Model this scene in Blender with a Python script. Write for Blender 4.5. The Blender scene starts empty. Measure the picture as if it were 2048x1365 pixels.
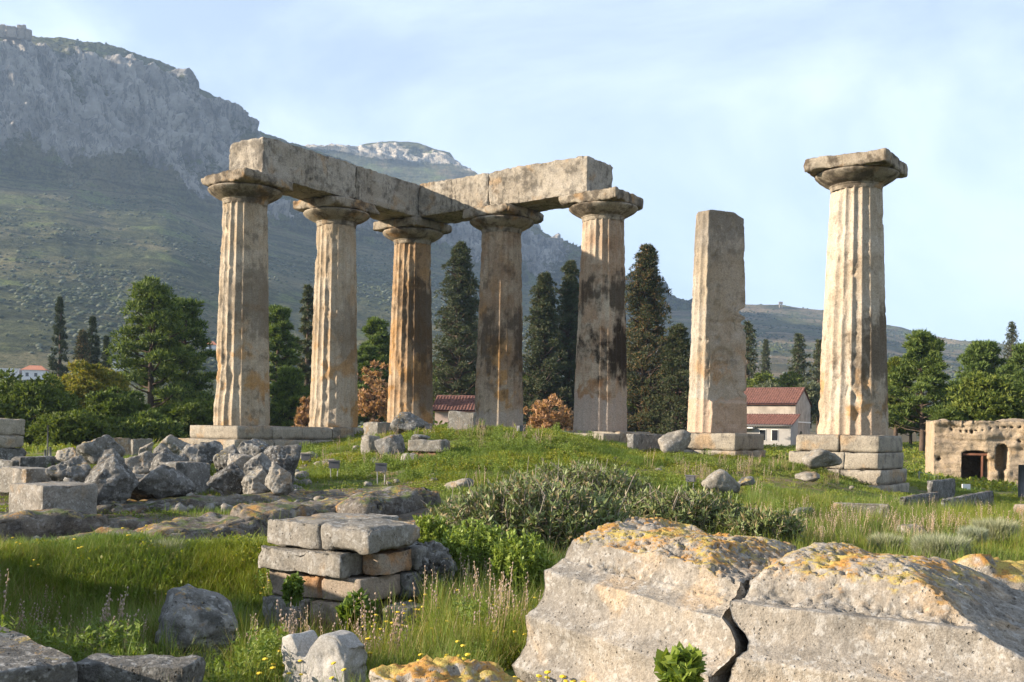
import bpy, bmesh, math, random
import numpy as np
from mathutils import Vector, Matrix

# ------------------------------------------------------------------ camera, sky, sun
scene = bpy.context.scene
COL = scene.collection
F, RHO, YH = 2067.0, 0.0152, 862.6            # focal length in photo pixels, camera roll, horizon row
cam_d = bpy.data.cameras.new('camera')
cam = bpy.data.objects.new('camera', cam_d); COL.objects.link(cam)
cam_d.sensor_width = 36.0
cam_d.lens = F / 2048 * 36.0
cam_d.shift_y = (YH - 682.5) / 2048
cam_d.clip_start = 0.1; cam_d.clip_end = 20000
cam.matrix_world = Matrix.Rotation(math.pi / 2, 4, 'X') @ Matrix.Rotation(RHO, 4, 'Z')
scene.camera = cam

SUN_EL, SUN_AZ = math.radians(17.5), math.radians(262.0)
SDIR = Vector((math.sin(SUN_AZ) * math.cos(SUN_EL), math.cos(SUN_AZ) * math.cos(SUN_EL), math.sin(SUN_EL)))
sun_d = bpy.data.lights.new('sun', 'SUN'); sun = bpy.data.objects.new('sun', sun_d); COL.objects.link(sun)
sun_d.energy = 5.0; sun_d.angle = math.radians(0.53); sun_d.color = (1.0, 0.86, 0.70)
sun.rotation_euler = SDIR.to_track_quat('Z', 'Y').to_euler(); sun.location = (-60, -10, 40)

world = bpy.data.worlds.new('World'); scene.world = world; world.use_nodes = True
wt = world.node_tree; wt.nodes.clear()
w_out = wt.nodes.new('ShaderNodeOutputWorld'); w_bg = wt.nodes.new('ShaderNodeBackground')
w_sky = wt.nodes.new('ShaderNodeTexSky'); w_sky.sky_type = 'NISHITA'; w_sky.sun_disc = False
w_sky.sun_elevation = SUN_EL; w_sky.sun_rotation = SUN_AZ; w_sky.altitude = 80
w_sky.air_density = 1.0; w_sky.dust_density = 0.5; w_sky.ozone_density = 2.5
w_bg.inputs['Strength'].default_value = 0.057
# thin high cloud veil mixed over the sky
w_tc = wt.nodes.new('ShaderNodeTexCoord'); w_map = wt.nodes.new('ShaderNodeMapping')
w_map.inputs['Scale'].default_value = (1.0, 1.0, 1.9); w_map.inputs['Rotation'].default_value = (0.25, 0.35, 0.3)
w_n = wt.nodes.new('ShaderNodeTexNoise'); w_n.inputs['Scale'].default_value = 2.1
w_n.inputs['Detail'].default_value = 9; w_n.inputs['Roughness'].default_value = 0.56; w_n.inputs['Distortion'].default_value = 0.5
w_mr = wt.nodes.new('ShaderNodeMapRange'); w_mr.inputs['From Min'].default_value = 0.38; w_mr.inputs['From Max'].default_value = 0.74
w_mr.inputs['To Min'].default_value = 0.38; w_mr.inputs['To Max'].default_value = 0.86; w_mr.interpolation_type = 'SMOOTHSTEP'
w_mix = wt.nodes.new('ShaderNodeMix'); w_mix.data_type = 'RGBA'
w_mix.inputs[7].default_value = (6.7, 7.65, 9.3, 1)
wt.links.new(w_tc.outputs['Generated'], w_map.inputs['Vector']); wt.links.new(w_map.outputs[0], w_n.inputs['Vector'])
w_sep = wt.nodes.new('ShaderNodeSeparateXYZ'); w_ma = wt.nodes.new('ShaderNodeMath'); w_ma.operation = 'MULTIPLY_ADD'; w_ma.inputs[1].default_value = 0.16
wt.links.new(w_tc.outputs['Generated'], w_sep.inputs[0]); wt.links.new(w_sep.outputs[0], w_ma.inputs[0]); wt.links.new(w_n.outputs['Fac'], w_ma.inputs[2])
wt.links.new(w_ma.outputs[0], w_mr.inputs['Value']); wt.links.new(w_mr.outputs[0], w_mix.inputs[0])
wt.links.new(w_sky.outputs[0], w_mix.inputs[6]); wt.links.new(w_mix.outputs[2], w_bg.inputs['Color'])
wt.links.new(w_bg.outputs[0], w_out.inputs['Surface'])

scene.view_settings.view_transform = 'Standard'; scene.view_settings.look = 'None'
scene.view_settings.exposure = 1.62; scene.view_settings.gamma = 1.0; scene.view_settings.use_curve_mapping = False
scene.cycles.use_denoising = True
scene.cycles.max_bounces = 6; scene.cycles.diffuse_bounces = 3; scene.cycles.volume_bounces = 0
scene.cycles.transparent_max_bounces = 6

# ------------------------------------------------------------------ placing helpers
CR, SR = math.cos(RHO), math.sin(RHO)
def at(px, py, Y):
    """the point that stands Y metres down the view and shows at photo pixel px, py"""
    dx, dy = px - 1024.0, py - YH
    return Vector(((dx * CR + dy * SR) * Y / F, Y, -(-dx * SR + dy * CR) * Y / F))
def hor(px): return YH + (px - 1024.0) * SR
def zrow(py, Y, px=1024.0): return -(py - hor(px)) * Y / F

ANG = 0.618
A = np.array([math.cos(ANG), -math.sin(ANG)]); B = np.array([-math.sin(ANG), -math.cos(ANG)])   # temple axes in plan
C3 = np.array([-3.744, 37.86])
COLS = [C3 + 2 * 3.882 * B, C3 + 3.882 * B, C3, C3 + 4.03 * A, C3 + 8.06 * A, C3 + 12.09 * A, C3 + 16.12 * A]
Z0, SH = 0.04, 6.79                              # stylobate level and shaft height

# ------------------------------------------------------------------ numpy noise
def _h(ix, iy, iz, s):
    h = (ix.astype(np.uint32) * np.uint32(374761393) + iy.astype(np.uint32) * np.uint32(668265263)
         + iz.astype(np.uint32) * np.uint32(2147483647 - 58) + np.uint32((s * 1274126177) & 0xffffffff))
    h ^= h >> np.uint32(13); h *= np.uint32(1274126177); h ^= h >> np.uint32(16); h *= np.uint32(2246822519); h ^= h >> np.uint32(15)
    return h.astype(np.float64) / 2147483647.5 - 1.0
def vnoise(P, s=0):
    P = np.asarray(P, float); i = np.floor(P).astype(np.int64); f = P - i
    u = f * f * f * (f * (f * 6 - 15) + 10)
    ix, iy, iz = i[:, 0], i[:, 1], i[:, 2]
    def g(a, b, c): return _h(ix + a, iy + b, iz + c, s)
    ux, uy, uz = u[:, 0], u[:, 1], u[:, 2]
    x00 = g(0,0,0) * (1-ux) + g(1,0,0) * ux; x10 = g(0,1,0) * (1-ux) + g(1,1,0) * ux
    x01 = g(0,0,1) * (1-ux) + g(1,0,1) * ux; x11 = g(0,1,1) * (1-ux) + g(1,1,1) * ux
    return (x00 * (1-uy) + x10 * uy) * (1-uz) + (x01 * (1-uy) + x11 * uy) * uz
def fbm(P, freq=1.0, octv=4, s=0, gain=0.5):
    P = np.asarray(P, float) * freq; a, t, o = 1.0, 0.0, 0.0
    for k in range(octv):
        o = o + a * vnoise(P + 17.3 * k, s + k * 7); t += a; a *= gain; P = P * 2.03
    return o / t
def ridged(P, freq=1.0, octv=4, s=0, gain=0.5):
    P = np.asarray(P, float) * freq; a, t, o = 1.0, 0.0, 0.0
    for k in range(octv):
        o = o + a * (1 - 2 * np.abs(vnoise(P + 9.1 * k, s + k * 7))); t += a; a *= gain; P = P * 2.07
    return o / t
def sstep(a, b, x):
    t = np.clip((x - a) / (b - a), 0, 1); return t * t * (3 - 2 * t)

# ------------------------------------------------------------------ mesh and object helpers
def mesh(name, V, Fc, smooth=True):
    V = np.asarray(V, np.float32)
    me = bpy.data.meshes.new(name)
    if isinstance(Fc, np.ndarray): groups = [Fc]
    else: groups = [np.asarray(g) for g in Fc if len(g)]
    loops = np.concatenate([g.ravel() for g in groups]).astype(np.int32)
    tot = np.concatenate([np.full(len(g), g.shape[1]) for g in groups]).astype(np.int32)
    st = np.concatenate([[0], np.cumsum(tot)[:-1]]).astype(np.int32)
    me.vertices.add(len(V)); me.vertices.foreach_set('co', V.ravel())
    me.loops.add(len(loops)); me.loops.foreach_set('vertex_index', loops)
    me.polygons.add(len(tot)); me.polygons.foreach_set('loop_start', st); me.polygons.foreach_set('loop_total', tot)
    me.polygons.foreach_set('use_smooth', np.full(len(tot), smooth))
    me.update(calc_edges=True); me.validate()
    return me
def link(name, me, m=None, parent=None, loc=(0, 0, 0), rot=(0, 0, 0)):
    o = bpy.data.objects.new(name, me); COL.objects.link(o)
    if m is not None and me is not None and len(me.materials) == 0: me.materials.append(m)
    o.location = loc; o.rotation_euler = rot
    if parent is not None: o.parent = parent
    return o
def tag(o, label, cat, group=None):
    o['label'] = label; o['category'] = cat
    if group: o['group'] = group
    return o
def thing(name, label, cat, loc=(0, 0, 0), rz=0.0, group=None):
    return tag(link(name, None, None, None, loc, (0, 0, rz)), label, cat, group)
def kind(o, k): o['kind'] = k; return o
def copy_tree(o, parent=None):
    c = o.copy(); COL.objects.link(c)
    if parent is not None: c.parent = parent
    for ch in list(o.children): copy_tree(ch, c)
    return c

_ico = {}
def ico(sub):
    if sub not in _ico:
        bm = bmesh.new(); bmesh.ops.create_icosphere(bm, subdivisions=sub, radius=1.0)
        bm.verts.ensure_lookup_table()
        _ico[sub] = (np.array([v.co[:] for v in bm.verts]), np.array([[v.index for v in f.verts] for f in bm.faces])); bm.free()
    return _ico[sub]
def cubegrid(n):
    """welded unit cube surface (-1..1), n = subdivisions per axis"""
    V, Q = [], []; off = 0
    for ax in range(3):
        u, v = [(1, 2), (2, 0), (0, 1)][ax]
        for s in (-1, 1):
            a, b = np.meshgrid(np.linspace(-1, 1, n[u] + 1), np.linspace(-1, 1, n[v] + 1), indexing='ij')
            P = np.zeros((a.size, 3)); P[:, u] = a.ravel(); P[:, v] = b.ravel(); P[:, ax] = s
            i = np.arange(a.size).reshape(a.shape)
            q = np.stack([i[:-1, :-1], i[1:, :-1], i[1:, 1:], i[:-1, 1:]], -1).reshape(-1, 4)
            if s < 0: q = q[:, ::-1]
            V.append(P); Q.append(q + off); off += len(P)
    V = np.concatenate(V); Q = np.concatenate(Q)
    _, idx, inv = np.unique(np.round(V, 5), axis=0, return_index=True, return_inverse=True)
    return V[idx], inv.ravel()[Q]
def vnormals(V, Q):
    n = np.zeros_like(V)
    if Q.shape[1] == 4: fn = np.cross(V[Q[:, 2]] - V[Q[:, 0]], V[Q[:, 3]] - V[Q[:, 1]])
    else: fn = np.cross(V[Q[:, 1]] - V[Q[:, 0]], V[Q[:, 2]] - V[Q[:, 0]])
    for k in range(Q.shape[1]): np.add.at(n, Q[:, k], fn)
    return n / (np.linalg.norm(n, axis=1)[:, None] + 1e-12)

def block_arr(dims, seed, chips=5, rough=0.012, step=None, wear=0.5, p=60):
    """a hewn block: origin at base centre, worn edges, chipped corners, rough faces"""
    d = np.array(dims, float); r = np.random.RandomState(seed)
    step = step or max(0.035, d.max() / 34)
    n = np.clip((d / step).astype(int), 3, 46)
    V, Q = cubegrid(n)
    # cluster the grid a little towards the edges
    V = np.sign(V) * (1 - (1 - np.abs(V)) ** 1.6)
    acc = np.zeros(len(V))
    for ax in range(3): acc += np.abs(V[:, ax]) ** p
    for k in range(chips):
        e = r.choice([-1, 1], 3).astype(float)
        if r.rand() < 0.55: e[r.randint(3)] *= r.uniform(0.0, 0.3)
        nn = e * r.uniform(0.6, 1.4, 3); nn /= np.linalg.norm(nn)
        sup = np.abs(nn).sum()
        h = sup * (1 - wear * r.uniform(0.03, 0.16))
        acc += np.maximum(V @ nn / h, 0) ** p
    V = V / (acc ** (1 / p))[:, None]
    P = V * d / 2
    N = vnormals(P, Q); sd = seed * 3.7
    s = d.min()
    disp = rough * (1.2 * fbm(P + sd, 2.2, 3, seed) + 0.8 * fbm(P + sd, 7, 3, seed + 3))
    edge = np.sort(np.abs(V), axis=1)[:, 1]
    disp -= rough * 2.2 * sstep(0.75, 1.0, edge) * np.maximum(fbm(P + sd, 5.5, 3, seed + 9), 0) * wear * 2
    pit = fbm(P + sd, 13, 2, seed + 5); disp -= rough * 1.1 * sstep(0.25, 0.6, pit)
    P = P + N * disp[:, None]
    P[:, 2] += d[2] / 2
    return P, Q
def block(name, dims, m, seed, parent=None, loc=(0, 0, 0), rz=0.0, tilt=(0, 0), **kw):
    P, Q = block_arr(dims, seed, **kw)
    return link(name, mesh(name, P, Q), m, parent, loc, (tilt[0], tilt[1], rz))
def rock_arr(dims, seed, planes=13, sub=4, rough=0.05, p=16, pits=0.5, flat=0.0):
    """a broken boulder, origin at the middle of its base"""
    D, T = ico(sub); r = np.random.RandomState(seed)
    k = np.arange(planes) + 0.5; ph = np.arccos(1 - 2 * k / planes); th = math.pi * (1 + 5 ** 0.5) * k + r.rand() * 6.28
    N = np.stack([np.cos(th) * np.sin(ph), np.sin(th) * np.sin(ph), np.cos(ph)], 1) + r.normal(0, 0.28, (planes, 3))
    N /= np.linalg.norm(N, axis=1)[:, None]; h = r.uniform(0.66, 1.0, planes)
    acc = (np.maximum(D @ N.T / h, 0) ** p).sum(1)
    P = D / (acc ** (1 / p))[:, None]
    P = (P - (P.max(0) + P.min(0)) / 2) / ((P.max(0) - P.min(0)) / 2)      # exactly fills its box
    d = np.array(dims, float); s = d.mean(); q = P * d / 2
    n = vnormals(q, T); sd = seed * 5.1
    disp = s * rough * (0.9 * fbm(q + sd, 2.6 / s, 4, seed) - 0.5 * np.maximum(ridged(q + sd, 1.7 / s, 3, seed + 2), 0))
    disp += s * rough * 0.45 * ridged(q + sd, 5.0 / s, 3, seed + 6) + s * rough * 0.25 * fbm(q + sd, 16 / s, 2, seed + 7)
    disp -= s * rough * pits * sstep(0.1, 0.6, fbm(q + sd, 9 / s, 2, seed + 4))
    q = q + n * disp[:, None]
    if flat: q[:, 2] = np.maximum(q[:, 2], -d[2] * (0.5 - flat))
    q[:, 2] += d[2] / 2
    return q, T
def rock(name, dims, m, seed, loc, rz=0.0, parent=None, **kw):
    P, T = rock_arr(dims, seed, **kw)
    return link(name, mesh(name, P, T), m, parent, loc, (0, 0, rz))
def tube(pts, rad, seg=6, cap=True):
    pts = np.array(pts, float); n = len(pts); rad = np.broadcast_to(np.array(rad, float), (n,))
    t = np.gradient(pts, axis=0); t /= np.linalg.norm(t, axis=1)[:, None] + 1e-9
    ref = np.where(np.abs(t[:, 2:3]) > 0.9, np.array([[1.0, 0, 0]]), np.array([[0, 0, 1.0]]))
    u = np.cross(t, ref); u /= np.linalg.norm(u, axis=1)[:, None] + 1e-9; v = np.cross(t, u)
    a = np.linspace(0, 2 * math.pi, seg, endpoint=False)
    V = pts[:, None] + rad[:, None, None] * (np.cos(a)[None, :, None] * u[:, None] + np.sin(a)[None, :, None] * v[:, None])
    V = V.reshape(-1, 3); i = np.arange(n * seg).reshape(n, seg); j = np.roll(i, -1, 1)
    Q = np.stack([i[:-1], i[1:], j[1:], j[:-1]], -1).reshape(-1, 4)
    return V, Q
def joinm(parts):
    V, G3, G4, o = [], [], [], 0
    for v, f in parts:
        V.append(v); (G4 if f.shape[1] == 4 else G3).append(f + o); o += len(v)
    return np.concatenate(V), [np.concatenate(g) for g in (G3, G4) if g]
def boxarr(x0, x1, y0, y1, z0, z1):
    V, Q = cubegrid((1, 1, 1)); c = np.array([(x0+x1)/2, (y0+y1)/2, (z0+z1)/2]); h = np.array([(x1-x0)/2, (y1-y0)/2, (z1-z0)/2])
    return V * h + c, Q

# ------------------------------------------------------------------ material helpers
class NB:
    def __init__(s, name):
        s.m = bpy.data.materials.new(name); s.m.use_nodes = True; s.t = s.m.node_tree; s.t.nodes.clear()
        s.out = s.t.nodes.new('ShaderNodeOutputMaterial')
    def n(s, typ, **kw):
        x = s.t.nodes.new('ShaderNode' + typ)
        for k, v in kw.items(): setattr(x, k, v)
        return x
    def put(s, sock, v):
        if hasattr(v, 'is_linked') or hasattr(v, 'links'): s.t.links.new(v, sock)
        elif isinstance(v, (tuple, list)): sock.default_value = tuple(v) + ((1,) if len(v) == 3 and len(sock.default_value) == 4 else ())
        else: sock.default_value = v
    def math(s, op, a, b=0.0, c=None, clamp=False):
        x = s.n('Math', operation=op, use_clamp=clamp); s.put(x.inputs[0], a); s.put(x.inputs[1], b)
        if c is not None: s.put(x.inputs[2], c)
        return x.outputs[0]
    def mul(s, a, b): return s.math('MULTIPLY', a, b)
    def add(s, a, b): return s.math('ADD', a, b)
    def noise(s, vec, scale, detail=5, rough=0.55, dist=0.0):
        x = s.n('TexNoise'); s.put(x.inputs['Vector'], vec); x.inputs['Scale'].default_value = scale
        x.inputs['Detail'].default_value = detail; x.inputs['Roughness'].default_value = rough; x.inputs['Distortion'].default_value = dist
        return x.outputs['Fac']
    def voro(s, vec, scale, feature='F1', out='Distance'):
        x = s.n('TexVoronoi', feature=feature); s.put(x.inputs['Vector'], vec); x.inputs['Scale'].default_value = scale
        return x.outputs[out]
    def rng(s, v, a, b, c=0.0, d=1.0, smooth=True):
        x = s.n('MapRange', interpolation_type='SMOOTHSTEP' if smooth else 'LINEAR'); s.put(x.inputs['Value'], v)
        x.inputs['From Min'].default_value = a; x.inputs['From Max'].default_value = b
        x.inputs['To Min'].default_value = c; x.inputs['To Max'].default_value = d
        return x.outputs[0]
    def mix(s, f, a, b, mode='MIX'):
        x = s.n('Mix', data_type='RGBA', blend_type=mode); s.put(x.inputs[0], f); s.put(x.inputs[6], a); s.put(x.inputs[7], b)
        return x.outputs[2]
    def mapv(s, vec, scale): 
        x = s.n('Mapping'); s.put(x.inputs['Vector'], vec); x.inputs['Scale'].default_value = scale
        return x.outputs[0]
    def objvec(s, vary=True):
        tc = s.n('TexCoord').outputs['Object']
        if not vary: return tc
        r = s.n('ObjectInfo').outputs['Random']
        x = s.n('VectorMath', operation='ADD'); s.put(x.inputs[0], tc)
        y = s.n('CombineXYZ')
        for k, f in zip('XYZ', (37.0, 53.0, 0.0)): s.put(y.inputs[k], s.mul(r, f))
        s.put(x.inputs[1], y.outputs[0]); return x.outputs[0]
    def xyz(s, v): 
        x = s.n('SeparateXYZ'); s.put(x.inputs[0], v); return x.outputs
    def nz(s): return s.xyz(s.n('NewGeometry').outputs['Normal'])[2]
    def bump(s, h, dist=0.02, strength=1.0, normal=None):
        x = s.n('Bump'); s.put(x.inputs['Height'], h); x.inputs['Distance'].default_value = dist; x.inputs['Strength'].default_value = strength
        if normal is not None: s.put(x.inputs['Normal'], normal)
        return x.outputs[0]
    def bsdf(s, col, rough=0.9, normal=None, spec=0.15, metal=0.0):
        x = s.n('BsdfPrincipled'); s.put(x.inputs['Base Color'], col); s.put(x.inputs['Roughness'], rough)
        x.inputs['Specular IOR Level'].default_value = spec; x.inputs['Metallic'].default_value = metal
        if normal is not None: s.put(x.inputs['Normal'], normal)
        s.t.links.new(x.outputs[0], s.out.inputs['Surface']); return s.m

def stone(name, c1, c2, dark=(0.055, 0.05, 0.045), dk=0.45, dth=0.52, ochre=None, oc=0.0, orange=0.0, white=0.0, pit=0.6, sc=1.0,
          streak=0.0, bump=0.02, column=None, topdark=0.0, moss=0.0, orange_z=None):
    b = NB(name); v = b.objvec()
    n1 = b.noise(v, 0.9 * sc, 6, 0.6); n2 = b.noise(v, 3.1 * sc, 7, 0.62); n3 = b.noise(v, 22 * sc, 5, 0.65)
    col = b.mix(b.rng(n1, 0.36, 0.64), c1, c2)
    if ochre is not None:
        om = b.rng(b.add(b.noise(v, 1.3 * sc, 5, 0.55, 0.4), 0.0), 0.60 - 0.22 * oc, 0.72 - 0.2 * oc)
        if column and 'ochre_z' in column:
            z = b.xyz(b.n('TexCoord').outputs['Object'])[2]
            om = b.math('MULTIPLY', om, b.rng(z, column['ochre_z'][0], column['ochre_z'][1], 1.0, column.get('ochre_min', 0.2)))
        col = b.mix(b.mul(om, 0.85), col, ochre)
    d = b.rng(b.add(b.mul(n2, 0.6), b.mul(b.noise(v, 1.15 * sc, 7, 0.62, 0.6), 0.4)), dth, dth + 0.13)
    d = b.mul(d, dk)
    if streak:
        sv = b.mapv(v, (3.6 * sc, 3.6 * sc, 0.36 * sc)); st = b.mul(b.rng(b.add(b.mul(b.noise(sv, 2.6, 7, 0.7, 0.2), 0.6), b.mul(b.noise(v, 6.0 * sc, 6, 0.7), 0.4)), 0.48, 0.60), b.rng(b.noise(v, 0.7 * sc, 4), 0.36, 0.58))
        d = b.math('MAXIMUM', d, b.mul(st, streak))
    if column:
        ov = b.n('TexCoord').outputs['Object']; ox = b.xyz(ov)
        if 'stain' in column:
            for (zc, zr, sx, sy, amt) in column['stain']:
                # a big weathering stain: where it sits on the shaft (height, side)
                zz = b.math('ABSOLUTE', b.mul(b.add(ox[2], -zc), 1.0 / zr))
                side = b.add(b.mul(ox[0], sx), b.mul(ox[1], sy))
                q = b.add(b.add(b.rng(zz, 0.0, 1.0, 0.34, -0.22), b.mul(side, 0.28)), b.add(b.mul(b.noise(b.mapv(v, (1.5, 1.5, 0.5)), 1.0, 7, 0.64, 0.5), 1.1), -0.55))
                q2 = b.add(q, b.mul(b.add(n2, -0.5), 0.7))
                d = b.math('MAXIMUM', d, b.mul(b.rng(q2, 0.10, 0.36), amt))
    if topdark:
        d = b.math('MAXIMUM', d, b.mul(b.mul(b.rng(b.nz(), 0.3, 0.85), b.rng(n2, 0.38, 0.6)), topdark))
    col = b.mix(d, col, dark)
    if column and 'pale_z' in column:
        z = b.xyz(b.n('TexCoord').outputs['Object'])[2]
        pm = b.rng(b.add(z, b.mul(b.add(b.noise(v, 1.6, 4, 0.5, 0.6), -0.5), 1.5)), column['pale_z'] - 0.06, column['pale_z'] + 0.06, 1.0, 0.0)
        col = b.mix(b.mul(pm, 0.9), col, column.get('pale', (0.42, 0.33, 0.25)))
    col = b.mix(b.rng(n3, 0.3, 0.7, 0.0, 0.55), col, b.mix(1.0, col, (0.5, 0.48, 0.45), 'MULTIPLY'))
    n4 = b.noise(v, 55 * sc, 4, 0.7); col = b.mix(b.rng(n4, 0.42, 0.62, 0.0, 0.45), col, b.mix(1.0, col, (0.45, 0.43, 0.40), 'MULTIPLY'))
    pv = b.voro(v, 17 * sc); pm = b.mul(b.rng(pv, 0.10, 0.26, 1.0, 0.0), b.rng(b.noise(v, 4 * sc, 3), 0.44, 0.6))
    col = b.mix(b.mul(pm, 0.6 * pit), col, b.mix(1.0, col, (0.28, 0.25, 0.22), 'MULTIPLY'))
    if white:
        vd = b.n('VectorMath', operation='MULTIPLY_ADD'); nt_ = b.n('TexNoise'); b.put(nt_.inputs['Vector'], v); nt_.inputs['Scale'].default_value = 14 * sc; nt_.inputs['Detail'].default_value = 4
        b.put(vd.inputs[0], nt_.outputs['Color']); vd.inputs[1].default_value = (0.16 / sc,) * 3; b.put(vd.inputs[2], v); w = b.rng(b.voro(vd.outputs[0], 9 * sc), 0.16, 0.34, 1.0, 0.0)
        w = b.mul(w, b.rng(b.noise(v, 2.2 * sc, 5, 0.6), 0.42, 0.6)); w2 = b.rng(b.noise(v, 7 * sc, 6, 0.7), 0.52, 0.62)
        col = b.mix(b.mul(b.math('MAXIMUM', w, b.mul(w2, 0.7)), white), col, (0.46, 0.45, 0.42))
    if orange:
        up = b.rng(b.add(b.nz(), b.mul(b.add(n2, -0.5), 0.5)), 0.42, 0.82)
        o1 = b.rng(b.add(b.mul(b.noise(v, 9.0 * sc, 8, 0.74), 0.6), b.mul(b.noise(v, 1.6 * sc, 4), 0.4)), 0.60 - 0.16 * orange, 0.66 - 0.12 * orange)
        if orange_z is not None:
            zz_ = b.xyz(b.n('TexCoord').outputs['Object'])[2]; up = b.mul(up, b.rng(b.add(zz_, b.mul(b.add(n2, -0.5), 0.35)), orange_z - 0.06, orange_z + 0.06))
        lc = b.mix(b.rng(b.noise(v, 3.0 * sc, 4), 0.42, 0.58), (0.39, 0.205, 0.055), (0.39, 0.31, 0.085))
        lc = b.mix(b.rng(b.noise(v, 30 * sc, 3), 0.35, 0.7, 0.0, 0.6), lc, (0.20, 0.11, 0.04))
        col = b.mix(b.mul(b.mul(o1, up), min(1.0, 0.55 + 0.5 * orange)), col, lc)
    if moss:
        col = b.mix(b.mul(b.mul(b.rng(b.nz(), 0.5, 0.9), b.rng(b.noise(v, 4 * sc, 5), 0.5, 0.62)), moss), col, (0.10, 0.13, 0.03))
    h = b.add(b.mul(n3, 0.5), b.add(b.mul(n2, 0.8), b.mul(pm, -0.7 * pit)))
    h2 = b.noise(v, 70 * sc, 3, 0.6)
    nn = b.bump(h2, bump * 0.25, 0.5, b.bump(h, bump, 0.9))
    return b.bsdf(col, 0.92, nn, 0.12)

def flat_mat(name, col, rough=0.8, var=0.15, sc=3.0, spec=0.3, metal=0.0, bump=0.003):
    b = NB(name); v = b.objvec(); n = b.noise(v, sc, 6, 0.6)
    c = b.mix(b.rng(n, 0.3, 0.7, 0.0, 1.0), tuple(x * (1 - var) for x in col), tuple(min(1, x * (1 + var)) for x in col))
    return b.bsdf(c, rough, b.bump(b.noise(v, sc * 12, 4), bump, 0.6), spec, metal)

def leaf_mat(name, c1, c2, c3=None, trans=0.25, rough=0.6, patch=0.0):
    b = NB(name); g = b.n('NewGeometry')
    r = g.outputs['Random Per Island']; oi = b.n('ObjectInfo').outputs['Random']
    col = b.mix(r, c1, c2)
    col = b.mix(b.mul(oi, 0.35), col, b.mix(1.0, col, (1.25, 1.05, 0.7), 'MULTIPLY'))
    if c3 is not None: col = b.mix(b.rng(b.math('FRACT', b.mul(r, 17.31)), 0.78, 0.8), col, c3)
    if patch:
        col = b.mix(b.mul(b.rng(b.noise(g.outputs['Position'], patch, 4), 0.42, 0.6), 0.7), col, b.mix(1.0, col, (1.55, 1.22, 0.66), 'MULTIPLY'))
    p = b.n('BsdfPrincipled'); b.put(p.inputs['Base Color'], col); p.inputs['Roughness'].default_value = rough; p.inputs['Specular IOR Level'].default_value = 0.2
    t = b.n('BsdfTranslucent'); b.put(t.inputs['Color'], b.mix(1.0, col, (1.3, 1.3, 0.6), 'MULTIPLY'))
    mx = b.n('MixShader'); mx.inputs[0].default_value = trans
    b.t.links.new(p.outputs[0], mx.inputs[1]); b.t.links.new(t.outputs[0], mx.inputs[2]); b.t.links.new(mx.outputs[0], b.out.inputs['Surface'])
    return b.m
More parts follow.
